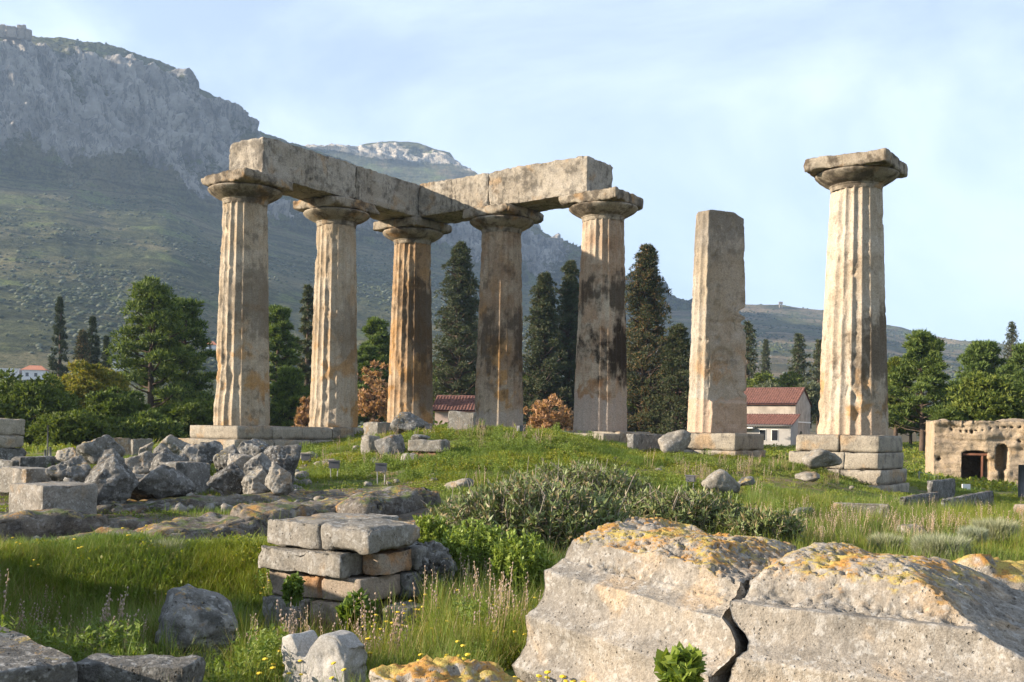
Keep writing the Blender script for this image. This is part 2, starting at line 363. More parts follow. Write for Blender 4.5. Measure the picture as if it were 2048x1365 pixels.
# ------------------------------------------------------------------ ground
GC = [  # photo column, distance, height of the ground relative to the eye
 (-600,3,-1.6),(200,3,-1.55),(1024,3,-1.6),(2048,3,-1.6),(2650,3,-1.6),
 (-600,5.5,-1.25),(60,5.3,-1.5),(420,5.6,-1.5),(800,5.6,-1.45),(1300,5.5,-1.5),(2100,5.5,-1.55),
 (-600,7.6,-0.42),(-200,7.6,-0.45),(20,7.5,-1.72),(250,7.4,-1.66),(560,7.2,-1.62),(720,7.3,-1.62),(900,7.2,-1.48),(1200,7.5,-1.5),  # leftmost points: unseen bank outside the view, raised to throw shade into the trench
 (-600,9.0,-0.42),(-200,9.05,-0.48),(10,8.9,-1.82),(250,9.3,-1.84),(470,9.5,-1.78),(640,8.4,-1.74),(850,8.8,-1.6),(1150,9,-1.5),(1600,9,-1.55),(2100,9,-1.55),  # leftmost points carry on the unseen bank raised for the trench shade
 (-500,9.8,-1.25),(-200,9.75,-1.28),(0,9.9,-1.31),(250,10.4,-1.27),(490,10.9,-1.27),(640,10.6,-1.35),(820,10.6,-1.45),(1000,11,-1.5),(1250,12,-1.46),(1700,12,-1.55),(2100,12,-1.56),(2650,12,-1.6),
 (-500,12,-1.3),(60,12.2,-1.52),(300,12.5,-1.52),(500,12.6,-1.48),(700,12.8,-1.42),(900,13,-1.38),
 (0,14,-1.42),(250,14.6,-1.36),(450,14.6,-1.30),(650,15,-1.22),(850,15.5,-1.10),(1100,15.5,-1.2),(1450,15.5,-1.42),(1750,15,-1.5),(2100,15,-1.58),
 (-500,17,-1.2),(80,17,-1.2),(300,17,-1.22),(500,17.2,-1.18),(700,18,-1.05),(850,18,-1.0),(1000,18,-1.0),(1200,17,-1.12),
 (0,20,-0.95),(250,20,-0.78),(420,20,-0.76),(560,20.5,-0.92),(700,21.5,-0.92),(850,21.5,-0.72),(1000,21.5,-0.60),(1200,21,-0.82),(1450,20,-1.17),(1700,20,-1.36),(1950,20,-1.52),(2650,20,-1.7),
 (0,25,-1.0),(300,25,-0.85),(500,25,-0.85),(640,25,-0.72),(720,26,-0.50),(850,25,-0.36),(1000,24.5,-0.30),(1150,24,-0.45),(1300,25,-0.75),(1480,25,-0.95),(1650,24.6,-1.15),(1760,24.4,-1.42),(1850,24.6,-1.52),(2100,25,-1.62),
 (430,29.5,-0.72),(600,31,-0.68),(715,30,-0.42),(800,29.6,-0.06),(950,28.6,0.02),(1100,28,-0.05),(1180,28.5,-0.28),(1280,28,-0.62),(1400,28,-0.62),(1550,27.5,-0.82),(1640,26.8,-1.02),(1765,26.3,-1.46),(1850,26.3,-1.58),(1950,27,-1.75),
 (300,35,-0.8),(600,37,-0.5),(850,36,-0.15),(1000,34,-0.1),(1200,33,-0.3),(1450,32,-0.7),(1700,31,-1.1),(1950,36,-1.75),(2400,36,-1.9),
 (0,48,-1.3),(500,48,-1.2),(900,50,-0.9),(1300,48,-1.1),(1600,48,-1.4),(1900,50,-2.0),(2300,50,-2.2),
 (-600,80,-1.0),(0,80,-1.2),(600,80,-0.9),(1100,80,-1.0),(1600,85,-1.2),(1850,75,-0.8),(2300,80,-0.9),
 (-600,180,-1.0),(0,180,-1.5),(1000,180,-1.2),(2000,180,-0.5),(2650,180,0.0),
 (-600,400,-4),(1000,400,-4),(2650,400,-4),(-600,3000,-8),(1000,3000,-8),(2650,3000,-8)]
def gdom(px, Y): return np.stack([np.asarray(px, float) / 420.0, np.log(np.maximum(Y, 2.6)) * 3.0], -1)
_gc = np.array(GC, float); _gd = gdom(_gc[:, 0], _gc[:, 1])
def _tps(d2): return np.where(d2 > 1e-12, 0.5 * d2 * np.log(d2 + 1e-30), 0)
_n = len(_gc); _K = np.zeros((_n + 3, _n + 3))
_K[:_n, :_n] = _tps(((_gd[:, None] - _gd[None]) ** 2).sum(-1)) + 0.002 * np.eye(_n)
_K[:_n, _n] = 1; _K[:_n, _n+1:] = _gd; _K[_n:, :_n] = _K[:_n, _n:].T
_w = np.linalg.solve(_K, np.r_[_gc[:, 2], 0, 0, 0])
def ground_z(X, Y, micro=True):
    X = np.atleast_1d(np.asarray(X, float)); Y = np.atleast_1d(np.asarray(Y, float))
    Yc = np.maximum(Y, 2.6); px = np.clip(1024 + F * X / Yc, -600, 2650)
    d = gdom(px, Yc); z = np.zeros(len(X))
    for i in range(0, len(X), 20000):
        q = d[i:i+20000]
        z[i:i+20000] = _tps(((q[:, None] - _gd[None]) ** 2).sum(-1)) @ _w[:_n] + _w[_n] + q @ _w[_n+1:]
    if micro:
        P = np.stack([X, Y, 0 * X], 1); near = 1 - sstep(60, 160, Y)
        z = z + near * ((0.05 + 0.05 * sstep(16, 21, Y)) * fbm(P, 0.9, 4, 3) + 0.018 * fbm(P, 4.0, 3, 5))
    return z
def gz(x, y): return float(ground_z([x], [y])[0])

NX, NY = 195, 310
ux = np.linspace(-1, 1, 2 * NX + 1); gx = 3.2 * np.sinh(7.5 * ux); gx *= 3000 / gx.max()
uy = np.linspace(-0.62, 1, NY); gy = 9.0 + 3.6 * np.sinh(7.4 * uy); gy = np.where(gy < 9, 9 - (9 - gy) * 60 / (9 - gy.min()), 9 + (gy - 9) * 2900 / (gy.max() - 9))
GX, GY = np.meshgrid(gx, gy); gV = np.stack([GX.ravel(), GY.ravel(), ground_z(GX.ravel(), GY.ravel())], 1)
gi = np.arange(len(gV)).reshape(GX.shape)
gQ = np.stack([gi[:-1, :-1], gi[:-1, 1:], gi[1:, 1:], gi[1:, :-1]], -1).reshape(-1, 4)
def ground_material():
    b = NB('earth_and_turf'); v = b.n('NewGeometry').outputs['Position']
    bare = b.n('Attribute', attribute_name='bare').outputs['Fac']; n1 = b.noise(v, 0.55, 6, 0.6); n2 = b.noise(v, 3.5, 6, 0.65); n3 = b.noise(v, 30, 4, 0.6)
    soil = b.mix(n2, (0.16, 0.11, 0.065), (0.25, 0.19, 0.12))
    grass = b.mix(b.rng(n2, 0.3, 0.7), (0.055, 0.085, 0.018), (0.12, 0.145, 0.035))
    c = b.mix(b.rng(b.add(b.mul(n1, 0.55), b.mul(n2, 0.45)), 0.40, 0.54), soil, grass)
    c = b.mix(b.rng(n3, 0.3, 0.7, 0, 0.5), c, b.mix(1.0, c, (0.5, 0.5, 0.45), 'MULTIPLY'))
    rockc = b.mix(b.rng(n2, 0.36, 0.62), (0.17, 0.145, 0.115), (0.10, 0.085, 0.068)); rockc = b.mix(b.rng(b.noise(v, 6.0, 7, 0.72), 0.56, 0.64), rockc, (0.25, 0.13, 0.045))
    rockc = b.mix(b.rng(n3, 0.4, 0.62, 0, 0.6), rockc, b.mix(1.0, rockc, (0.45, 0.43, 0.4), 'MULTIPLY'))
    c = b.mix(b.rng(b.add(bare, b.mul(b.add(n2, -0.5), 0.8)), 0.4, 0.6), c, rockc)
    far = b.mix(b.noise(v, 0.05, 5), (0.05, 0.07, 0.02), (0.10, 0.11, 0.05))
    c = b.mix(b.rng(b.xyz(v)[1], 60, 140), c, far)
    return b.bsdf(c, 0.95, b.bump(b.add(n3, b.mul(n2, 0.6)), 0.03, 0.8), 0.1)
gme = mesh('ground', gV, gQ); gpx = 1024 + F * gV[:, 0] / np.maximum(gV[:, 1], 2.6)
gb = sstep(11.0, 11.5, gV[:, 1]) * sstep(18.5, 17.0, gV[:, 1]) * sstep(900, 820, gpx) * (gV[:, 1] > 3)
a_ = gme.attributes.new('bare', 'FLOAT', 'POINT'); a_.data.foreach_set('value', gb.astype(np.float32))
kind(link('ground', gme, ground_material()), 'structure')

# ------------------------------------------------------------------ mountain, far crag and the low hill
def mountain_material(name, rock1, rock2, g1, g2, soil):
    b = NB(name); v = b.n('NewGeometry').outputs['Position']
    at_ = b.n('Attribute', attribute_name='rock').outputs['Fac']
    n = b.noise(v, 0.035, 8, 0.68); n2 = b.noise(v, 0.16, 8, 0.72); n3 = b.noise(b.mapv(v, (1, 1, 2.4)), 0.011, 6, 0.6)
    rk = b.mix(b.rng(n, 0.3, 0.7), rock1, rock2)
    rk = b.mix(b.rng(b.noise(b.mapv(v, (1, 1, 0.30)), 0.13, 8, 0.75, 0.6), 0.49, 0.57, 0, 0.85), rk, b.mix(1.0, rk, (0.38, 0.39, 0.40), 'MULTIPLY'))
    gr = b.mix(b.rng(n2, 0.34, 0.66), g1, g2)
    gr = b.mix(b.rng(n3, 0.47, 0.60), gr, soil)
    bands = b.noise(b.mapv(v, (0.012, 0.012, 0.16)), 1.0, 5, 0.6, 0.5); gr = b.mix(b.rng(bands, 0.50, 0.60, 0, 0.8), gr, b.mix(1.0, gr, (0.42, 0.46, 0.42), 'MULTIPLY'))
    gr = b.mix(b.rng(b.noise(b.mapv(v, (0.02, 0.02, 0.05)), 1.0, 5, 0.6), 0.56, 0.64, 0, 0.7), gr, (0.13, 0.155, 0.045))
    gr = b.mix(b.rng(b.noise(v, 0.42, 5, 0.7), 0.48, 0.58, 0, 0.85), gr, b.mix(1.0, gr, (0.45, 0.5, 0.45), 'MULTIPLY'))
    m = b.rng(b.add(at_, b.mul(b.add(n2, -0.5), 0.9)), 0.42, 0.58)
    return b.bsdf(b.mix(m, gr, rk), 0.95, b.bump(b.add(n2, b.mul(n, 1.5)), 5.0, 0.9), 0.05)

def range_mesh(U, keys, ridge, top, base, Yb, dtop, dridge, Yfoot, zfoot, rows, seed, crag=18.0, gully=7.0, conc=1.25, ztop=None, zend=-9.0):
    """a mountain flank: talus from the foot to the cliff base, the cliff, the crest and the back slope"""
    K = np.array(keys, float); 
    def ip(a):
        uu = np.arange(K[0], K[-1] + 1, 4.0); y = np.interp(uu, K, np.array(a, float)); w_ = np.hanning(31)[1:-1]; w_ /= w_.sum()
        return np.interp(U, uu, np.convolve(np.pad(y, 14, 'edge'), w_, 'valid'))
    ridge_ = np.interp(U, K, np.array(ridge, float)); hz = hor(U); Ycb, Yct = ip(Yb), ip(Yb) + ip(dtop); Yr = Yct + ip(dridge)
    zcb = -(ip(base) - hz) * Ycb / F; zct = -(ip(top) - hz) * Yct / F; zr = -(ridge_ - hz) * Yr / F
    n0, n1, n2_, n3_ = rows; L = []
    Yf = ip(Yfoot) if hasattr(Yfoot, '__len__') else np.full(len(U), float(Yfoot))
    for s in np.linspace(0, 1, n0, endpoint=False): L.append((Yf + (Ycb - Yf) * s, zfoot + (zcb - zfoot) * s ** conc, np.zeros(len(U)), np.full(len(U), s)))
    for s in np.linspace(0, 1, n1, endpoint=False): L.append((Ycb + (Yct - Ycb) * s, zcb + (zct - zcb) * s, np.full(len(U), min(1, 8*s) * min(1, 7 * (1 - s) + .15)), np.full(len(U), 1.0)))
    for s in np.linspace(0, 1, n2_, endpoint=False): L.append((Yct + (Yr - Yct) * s, zct + (zr - zct) * (s * (1.35 - .35 * s)), np.full(len(U), 0.15), np.full(len(U), 1.0 - s * .95)))
    for s in np.linspace(0, 1, n3_): L.append((Yr + 900 * s, zr + (zend - zr) * s ** 1.2, np.full(len(U), 0.1), np.full(len(U), 0.05)))
    Yg = np.array([l[0] for l in L]); Zg = np.array([l[1] for l in L]); Cg = np.array([l[2] for l in L]); Sg = np.array([l[3] for l in L])
    Xg = (U[None] - 1024) / F * Yg
    P = np.stack([Xg.ravel(), Yg.ravel(), Zg.ravel()], 1); i = np.arange(len(P)).reshape(Yg.shape)
    Q = np.stack([i[:-1, :-1], i[:-1, 1:], i[1:, 1:], i[1:, :-1]], -1).reshape(-1, 4)
    c = Cg.ravel(); s = Sg.ravel()
    Nn = vnormals(P, Q)
    R = P @ np.array([[1, 0, 0.35], [0, 1, 0.2], [0.25, 0.1, 0.62]]).T
    rd = ridged(R, 1 / 85.0, 5, seed) * 0.8 + ridged(R, 1 / 26.0, 4, seed + 4, 0.6) * 0.62 + ridged(R, 1 / 10.0, 3, seed + 8) * 0.30
    P = P + Nn * (c * crag * rd)[:, None]
    gl = fbm(P, 1 / 130.0, 5, seed + 11) + 0.35 * ridged(P, 1 / 60.0, 4, seed + 12)
    P[:, 2] += (1 - c) * gully * gl * np.clip(s * 3, 0, 1) + (1 - c) * 0.9 * fbm(P, 1 / 7.0, 3, seed + 15) * np.clip(s * 2 + .1, 0, 1)
    tr = P[:, 2] / 8.0 + 0.6 * fbm(P, 1 / 160.0, 3, seed + 20); fr = tr - np.floor(tr)            # old farming terraces
    P[:, 2] += (1 - c) * np.clip(s * 3, 0, 1) * (s < 1) * 1.6 * (sstep(0.25, 0.95, fr) - fr)
    rk = np.clip(c * (0.56 + 0.95 * fbm(R, 1 / 60.0, 4, seed + 30)) + 0.30 * c * rd, 0, 1) + (c < .2) * np.clip(fbm(P, 1 / 30.0, 4, seed + 31) - 0.32, 0, 1)
    return P, Q, rk
def terrain(name, P, Q, rk, m):
    me = mesh(name, P, Q); a = me.attributes.new('rock', 'FLOAT', 'POINT'); a.data.foreach_set('value', rk.astype(np.float32))
    return kind(link(name, me, m), 'structure')
m_mount = mountain_material('mountain_ground', (0.18, 0.172, 0.16), (0.42, 0.395, 0.355), (0.050, 0.056, 0.024), (0.105, 0.108, 0.045), (0.14, 0.125, 0.065))
m_hill = mountain_material('hill_ground', (0.34, 0.31, 0.26), (0.42, 0.38, 0.31), (0.06, 0.07, 0.032), (0.13, 0.125, 0.06), (0.20, 0.155, 0.095))
Ua = np.concatenate([np.linspace(-3000, -130, 90), np.linspace(-110, 1490, 520), np.linspace(1500, 1800, 24)])
ka   = [-3000,-1500,-800,-300,   0, 130, 200, 330, 430, 500, 600, 700, 850,1000,1060,1150,1260,1330,1400,1490,1600,1800]
ridA = [  640, 480, 250,  90,  76,  92, 106, 140, 205, 272, 297, 330, 400, 420, 455, 515, 568, 592, 622, 690, 760, 850]
topA = [  680, 520, 300, 130, 104, 118, 132, 165, 232, 300, 330, 375, 432, 452, 480, 530, 580, 602, 632, 700, 770, 855]
basA = [  740, 600, 450, 360, 356, 368, 388, 380, 432, 440, 472, 480, 505, 560, 572, 585, 604, 622, 655, 715, 790, 860]
YbA  = [  480, 560, 640, 730, 790, 815, 830, 870, 915, 950,1000,1050,1120,1190,1210,1250,1290,1310,1330,1340,1340,1340]
dtA  = [   60,  60,  70,  90,  95,  95,  95,  95,  95,  95, 100, 100, 100,  90,  80,  60,  40,  40,  40,  40,  40,  40]
drA  = [   60,  60,  70,  80,  70,  60,  60,  60,  50,  40,  40,  40,  40,  30,  30,  20,  20,  20,  20,  20,  20,  20]
PA, QA, rA = range_mesh(Ua, ka, ridA, topA, basA, YbA, dtA, drA, 270, -6.0, (104, 122, 14, 8), 5, crag=30.0)
rA *= 1 - 0.9 * sstep(1040, 1200, 1024 + F * PA[:, 0] / PA[:, 1])
terrain('mountain', PA, QA, rA, m_mount)
Ub = np.linspace(380, 1250, 200)
kb   = [380, 480, 560, 640, 690, 705, 735, 780, 825, 868, 893, 905, 918, 960,1020,1060,1150,1250]
ridB = [420, 330, 301, 300, 303, 295, 288, 284, 286, 301, 306, 326, 340, 366, 392, 455, 560, 700]
topB = [421, 331, 302, 301, 305, 297, 290, 286, 288, 303, 308, 328, 342, 368, 394, 457, 562, 702]
basB = [440, 345, 308, 308, 312, 316, 322, 332, 335, 334, 328, 334, 347, 372, 398, 462, 568, 710]
PB, QB, rB = range_mesh(Ub, kb, ridB, topB, basB, [1650]*18, [18,18,14,14,16,22,26,30,30,26,20,12,10,10,10,10,10,10], [12]*18, 1320, 20.0, (40, 44, 6, 8), 23, crag=13.0, gully=9.0)
terrain('mountain_crag', PB, QB, rB, m_hill)
Uc = np.concatenate([np.linspace(1130, 2100, 260), np.linspace(2120, 6200, 90)])
kc   = [1130,1250,1330,1380,1490,1560,1600,1650,1700,1760,1800,1840,1900,1960,2048,2300,2600,3200,4200,6200]
ridC = [ 640, 600, 596, 602, 611, 611, 617, 622, 631, 648, 655, 668, 680, 686, 696, 702, 700, 660, 640, 700]
PC, QC, rC = range_mesh(Uc, kc, ridC, [y + 3 for y in ridC], [y + 9 for y in ridC], [1480]*12+[1450,1400,1350,1200,1100,900,700,560], [10]*20, [10]*20, 330, -6.0, (90, 8, 6, 8), 41, crag=2.0, gully=6.0, conc=1.1)
rC *= 0.1
terrain('hill', PC, QC, rC, m_hill)

# scrub and olive trees dotted over the slopes: nobody could count them
def scrub(name, srcs, m, seed):
    r = np.random.RandomState(seed); D = np.array([(1,0,0),(-.5,.87,0),(-.5,-.87,0),(.1,0,1),(0,.1,-1),(.55,.5,.6),(-.6,.1,.62)], float); T = np.array([(0,5,3),(5,1,3),(1,6,3),(6,2,3),(2,0,3),(0,1,5),(1,2,6),(0,2,4),(2,1,4),(1,0,4)]); Vs, Ts, o = [], [], 0
    for P, Q, rk, n, s0, s1, ok in srcs:
        fc = P[Q].mean(1); e1 = P[Q[:, 2]] - P[Q[:, 0]]; e2 = P[Q[:, 3]] - P[Q[:, 1]]; ar = np.linalg.norm(np.cross(e1, e2), axis=1)
        w = ar * ok(fc) * (rk[Q].mean(1) < 0.35) * np.clip(0.25 + 1.8 * fbm(fc, 1 / 70.0, 4, seed + 2), 0.02, 1) / (fc[:, 1] ** 1.0)
        f = r.choice(len(Q), n, p=w / w.sum())
        a = r.rand(n, 1); c = r.rand(n, 1); q = P[Q[f]]
        C = (q[:, 0] * (1-a) + q[:, 1] * a) * (1-c) + (q[:, 3] * (1-a) + q[:, 2] * a) * c
        S = r.uniform(s0, s1, (n, 1, 1)) * np.stack([r.uniform(.8, 1.4, n), r.uniform(.8, 1.4, n), r.uniform(.5, .85, n)], 1)[:, None]
        V = D[None] * (1 + r.uniform(-.28, .28, (n, len(D), 1))) * S; V[:, :, 2] += S[:, :, 2] * 0.5
        V = V + C[:, None]; Vs.append(V.reshape(-1, 3)); Ts.append((T[None] + (np.arange(n) * len(D))[:, None, None]).reshape(-1, 3) + o); o += n * len(D)
    kind(link(name, mesh(name, np.concatenate(Vs), np.concatenate(Ts)), m), 'stuff')
m_scrub = leaf_mat('scrub_leaf', (0.026, 0.038, 0.016), (0.065, 0.08, 0.036), (0.10, 0.11, 0.07), trans=0.0, rough=0.9)
front = lambda c: (np.abs(c[:, 0] / c[:, 1]) < 0.56) & (c[:, 1] < 1500)
scrub('hillside_scrub', [(PA, QA, rA, 17000, 0.5, 1.7, front), (PC, QC, rC, 4000, 0.7, 1.9, front)], m_scrub, 4)

# ------------------------------------------------------------------ haze: one closed box of thin air round everything
def haze_box():
    V, Q = boxarr(-3600, 3600, -400, 3300, -14, 420)
    me = mesh('haze', V, Q, False); b = NB('thin_air')
    pv = b.n('VolumePrincipled'); pv.inputs['Density'].default_value = 0.00018; pv.inputs['Color'].default_value = (0.52, 0.72, 1.0, 1)
    pv.inputs['Anisotropy'].default_value = 0.2
    b.t.links.new(pv.outputs[0], b.out.inputs['Volume']); kind(link('haze', me, b.m), 'stuff')
haze_box()
# ------------------------------------------------------------------ temple: columns, architrave, platform
CREAM, TAN, OCH, GREYS = (0.475, 0.405, 0.31), (0.38, 0.30, 0.205), (0.42, 0.235, 0.085), (0.33, 0.295, 0.25)
DRK = (0.055, 0.042, 0.030)
cm = [
 stone('column_stone_grey_patched', CREAM, TAN, DRK, 0.55, 0.50, OCH, 0.45, pit=0.7, streak=0.22, bump=0.03, column=dict(ochre_z=(0.8, 5.0), ochre_min=0.15, stain=[(3.7, 2.6, 0.6, 0.1, 0.55)])),
 stone('column_stone_ochre', CREAM, TAN, DRK, 0.42, 0.53, OCH, 0.55, pit=0.7, streak=0.20, bump=0.03, column=dict(ochre_z=(0.6, 5.5), ochre_min=0.2, stain=[(3.2, 2.4, 0.5, 0.2, 0.42)])),
 stone('column_stone_orange_brown', (0.43, 0.335, 0.23), (0.36, 0.235, 0.13), DRK, 0.55, 0.51, OCH, 0.55, pit=0.6, streak=0.3, bump=0.03, column=dict(ochre_z=(1.5, 6.0), ochre_min=0.5, stain=[(4.0, 3.8, 0.9, -0.2, 0.78), (1.6, 1.8, 1.0, -0.1, 0.6)])),
 stone('column_stone_dark_brown', (0.42, 0.34, 0.25), (0.30, 0.205, 0.13), DRK, 0.6, 0.50, OCH, 0.4, pit=0.6, streak=0.35, bump=0.03, column=dict(ochre_z=(1.5, 6.0), stain=[(2.9, 3.0, 0.3, 0.1, 0.78)], pale_z=0.55, pale=(0.40, 0.345, 0.285))),
 stone('column_stone_blackened', CREAM, (0.34, 0.24, 0.16), (0.036, 0.028, 0.02), 0.5, 0.52, (0.30, 0.16, 0.075), 0.5, pit=0.6, streak=0.2, bump=0.03, column=dict(ochre_z=(1.0, 6.0), ochre_min=0.3, stain=[(2.6, 2.4, 0.6, 0.2, 0.97), (4.3, 1.8, 0.6, 0.2, 0.85)], pale_z=1.0, pale=(0.40, 0.335, 0.28))),
 stone('column_stone_broken', (0.43, 0.385, 0.32), (0.34, 0.285, 0.21), (0.06, 0.055, 0.05), 0.5, 0.52, (0.40, 0.23, 0.10), 0.45, pit=0.7, streak=0.2, bump=0.035, column=dict(ochre_z=(0.8, 3.6), ochre_min=0.0, stain=[(6.4, 3.6, 0.1, -0.1, 0.5)], pale_z=0.95, pale=(0.45, 0.34, 0.25))),
 stone('column_stone_pale', (0.50, 0.435, 0.35), (0.40, 0.325, 0.235), (0.10, 0.075, 0.05), 0.45, 0.52, (0.44, 0.26, 0.11), 0.45, pit=0.7, streak=0.2, bump=0.035, column=dict(ochre_z=(0.9, 3.6), ochre_min=0.05, stain=[(2.2, 3.0, 1.0, 0.1, 0.8)], pale_z=0.5, pale=(0.45, 0.35, 0.255))),
]
m_cap = stone('capital_stone', (0.37, 0.325, 0.255), (0.28, 0.235, 0.175), (0.060, 0.048, 0.036), 0.8, 0.45, (0.36, 0.22, 0.10), 0.3, pit=0.7, streak=0.35, bump=0.03, topdark=0.5)
m_arch = stone('architrave_stone', (0.41, 0.37, 0.305), (0.32, 0.28, 0.22), (0.050, 0.045, 0.04), 0.66, 0.485, (0.36, 0.26, 0.16), 0.2, pit=0.9, streak=0.8, bump=0.04, topdark=0.4)
m_plinth = stone('platform_stone', (0.385, 0.345, 0.275), (0.30, 0.265, 0.21), (0.07, 0.065, 0.058), 0.55, 0.50, (0.38, 0.27, 0.16), 0.25, pit=0.9, streak=0.3, bump=0.03, orange=0.25, topdark=0.3)

RB = [0.845, 0.82, 0.86, 0.86, 0.88, 0.90, 0.955]; RT = [0.67, 0.655, 0.675, 0.68, 0.675, 0.72, 0.69]
def shaft_arr(k):
    broken = k == 5
    H = SH if not broken else 6.55
    nf, per, nz = 20, 11, 118
    th = np.arange(nf * per) * 2 * math.pi / (nf * per); z = np.linspace(0, H, nz)
    TH, ZZ = np.meshgrid(th, z); t = ZZ / SH
    R0 = RB[k] + (RT[k] - RB[k]) * (t ** 1.12)
    ph = [0.3, 0.1, 0.2, 0.0, 0.35, 0.15, 0.25][k]
    fx = np.mod(TH / (2 * math.pi) * nf + ph, 1.0)
    fl = 1 - (2 * fx - 1) ** 2                                  # 0 at the arris, 1 in the hollow
    cx, cy = np.cos(TH), np.sin(TH)
    P0 = np.stack([cx.ravel() * 0.8, cy.ravel() * 0.8, ZZ.ravel()], 1); s = 100 + 13 * k
    worn = sstep(0.0, 0.55, fbm(P0 * np.array([1, 1, .55]), 0.85, 4, s) + (0.25 if k == 6 else 0.0) * sstep(3, 1, P0[:, 2])).reshape(TH.shape)
    depth = 0.072 * (R0 / 0.8) * (1 - 0.55 * worn)
    if k in (3, 4, 5): depth = np.where(ZZ < 0.7, 0.062, depth)
    chip = np.maximum(fbm(P0 * np.array([1, 1, 0.8]), 7.5, 3, s + 3), 0).reshape(TH.shape)
    R = R0 - depth * fl - (1 - fl) ** 2 * (0.040 * chip + 0.012 * worn)
    R += 0.008 * fbm(P0, 1.2, 4, s + 5).reshape(TH.shape) + 0.008 * fbm(P0, 9, 3, s + 6).reshape(TH.shape)
    R -= 0.055 * sstep(0.32, 0.62, fbm(P0 * np.array([1, 1, .8]), 0.9, 5, s + 7)).reshape(TH.shape)     # spalled patches
    R -= 0.028 * sstep(0.35, 0.5, fbm(P0, 3.4, 3, s + 8)).reshape(TH.shape)
    def knob(zc, a, rz, ra, amt):
        d = np.angle(np.exp(1j * (TH - a)))
        return amt * np.exp(-((ZZ - zc) / rz) ** 2 - (d / ra) ** 2)
    cam_a = math.atan2(-COLS[k][1], -COLS[k][0])                 # direction of the camera from the column
    if k == 0: R += knob(0.35, cam_a - 0.2, 0.45, 1.1, 0.05)
    if k == 1:
        R += knob(0.12, cam_a - 0.4, 0.25, 0.9, 0.07)
        for j in range(9): R -= knob(0.6 + 0.17 * j, cam_a - 0.15 + 0.25 * math.sin(j * 2.1), 0.14, 0.13, 0.03 + .012 * (j % 3))
    if k == 6:
        R -= knob(1.75, cam_a - 0.55, 0.55, 0.45, 0.05)
        for j in range(7): R -= knob(0.55 + 0.24 * j, cam_a + 0.15 + 0.3 * math.sin(j * 1.7), 0.12, 0.13, 0.045)
        for j in range(3): R += knob(0.9 + 0.16 * j, cam_a + 0.32 - 0.12 * j, 0.09, 0.10, 0.07)
        R -= knob(4.35, cam_a - 0.05, 0.06, 0.07, 0.10)
    if broken:
        for j, a in enumerate((-0.75, -0.45, -0.12, 0.18)): R -= knob(2.72, cam_a + a, 0.07, 0.08, 0.12)
        R -= 0.03 * np.exp(-((ZZ - 3.28) / 0.02) ** 2)
        for zc, rz, am in ((3.62, .13, .20), (3.2, .10, .16), (1.25, .08, .12)): R -= knob(zc, cam_a + 1.05, rz, 0.35, am)
        R -= knob(1.75, cam_a + 0.1, 0.30, 0.34, 0.06)
    P = np.stack([R * cx, R * cy, ZZ], -1).reshape(-1, 3)
    if broken:
        fa = cam_a + math.radians(35); n = np.array([math.cos(fa), math.sin(fa)])
        zz = P[:, 2]; lim = np.where(zz > 0.95, 0.47 * (RB[k] + (RT[k] - RB[k]) * zz / SH) + 0.06 * sstep(3.2, 1.2, zz), 0.62)
        lim = lim + 0.035 * fbm(P, 1.9, 5, 77) - 0.03 * sstep(.25, .5, fbm(P, 4.5, 3, 80)) + 0.05 * sstep(0.1, 0.5, fbm(P, 1.1, 3, 78)) * (zz < 3.2) + 0.006 * fbm(P, 10, 2, 5)
        e = np.maximum(P[:, :2] @ n - lim, 0); P[:, :2] -= e[:, None] * n[None]
        tr = np.array([-n[1], n[0]]); w_ = P[:, :2] @ tr; f_ = P[:, :2] @ n
        for zc, rz, am in ((3.60, .11, .22), (3.30, .07, .16), (3.08, .06, .12), (1.22, .06, .10), (2.3, .05, .05)):
            P[:, :2] -= (sstep(0.30, 0.48, w_) * am * np.exp(-((zz - zc) / rz) ** 4))[:, None] * tr[None]
        groove = 0.035 * np.exp(-((zz - 3.27 - 0.03 * np.sin(w_ * 5)) / 0.03) ** 2) + 0.07 * sstep(0.42, 0.30, np.hypot(w_ + 0.12, (zz - 2.15) / 1.0)) * (zz > 1.86 + 0.25 * (w_ + .1)) + 0.06 * sstep(0.11, 0.08, np.hypot(w_ + 0.30, zz - 2.75))
        P[:, :2] -= (groove * (f_ > 0.25))[:, None] * n[None]
        top = H - 0.16 * sstep(-.3, .6, fbm(P, 1.3, 3, 79)) - 0.12 * sstep(.3, .8, -P[:, 0] * 0 + (P[:, :2] @ np.array([1.0, 0.2])))
        P[:, 2] = np.where(P[:, 2] > 5.6, 5.6 + (P[:, 2] - 5.6) * (top - 5.6) / (H - 5.6), P[:, 2])
    i = np.arange(len(P)).reshape(TH.shape); j = np.roll(i, -1, 1)
    Q = np.stack([i[:-1], j[:-1], j[1:], i[1:]], -1).reshape(-1, 4)
    c = len(P); tops = P[i[-1]].mean(0); P = np.vstack([P, tops]); 
    T = np.stack([i[-1], j[-1], np.full(len(th), c)], -1)
    return P, [T, Q]
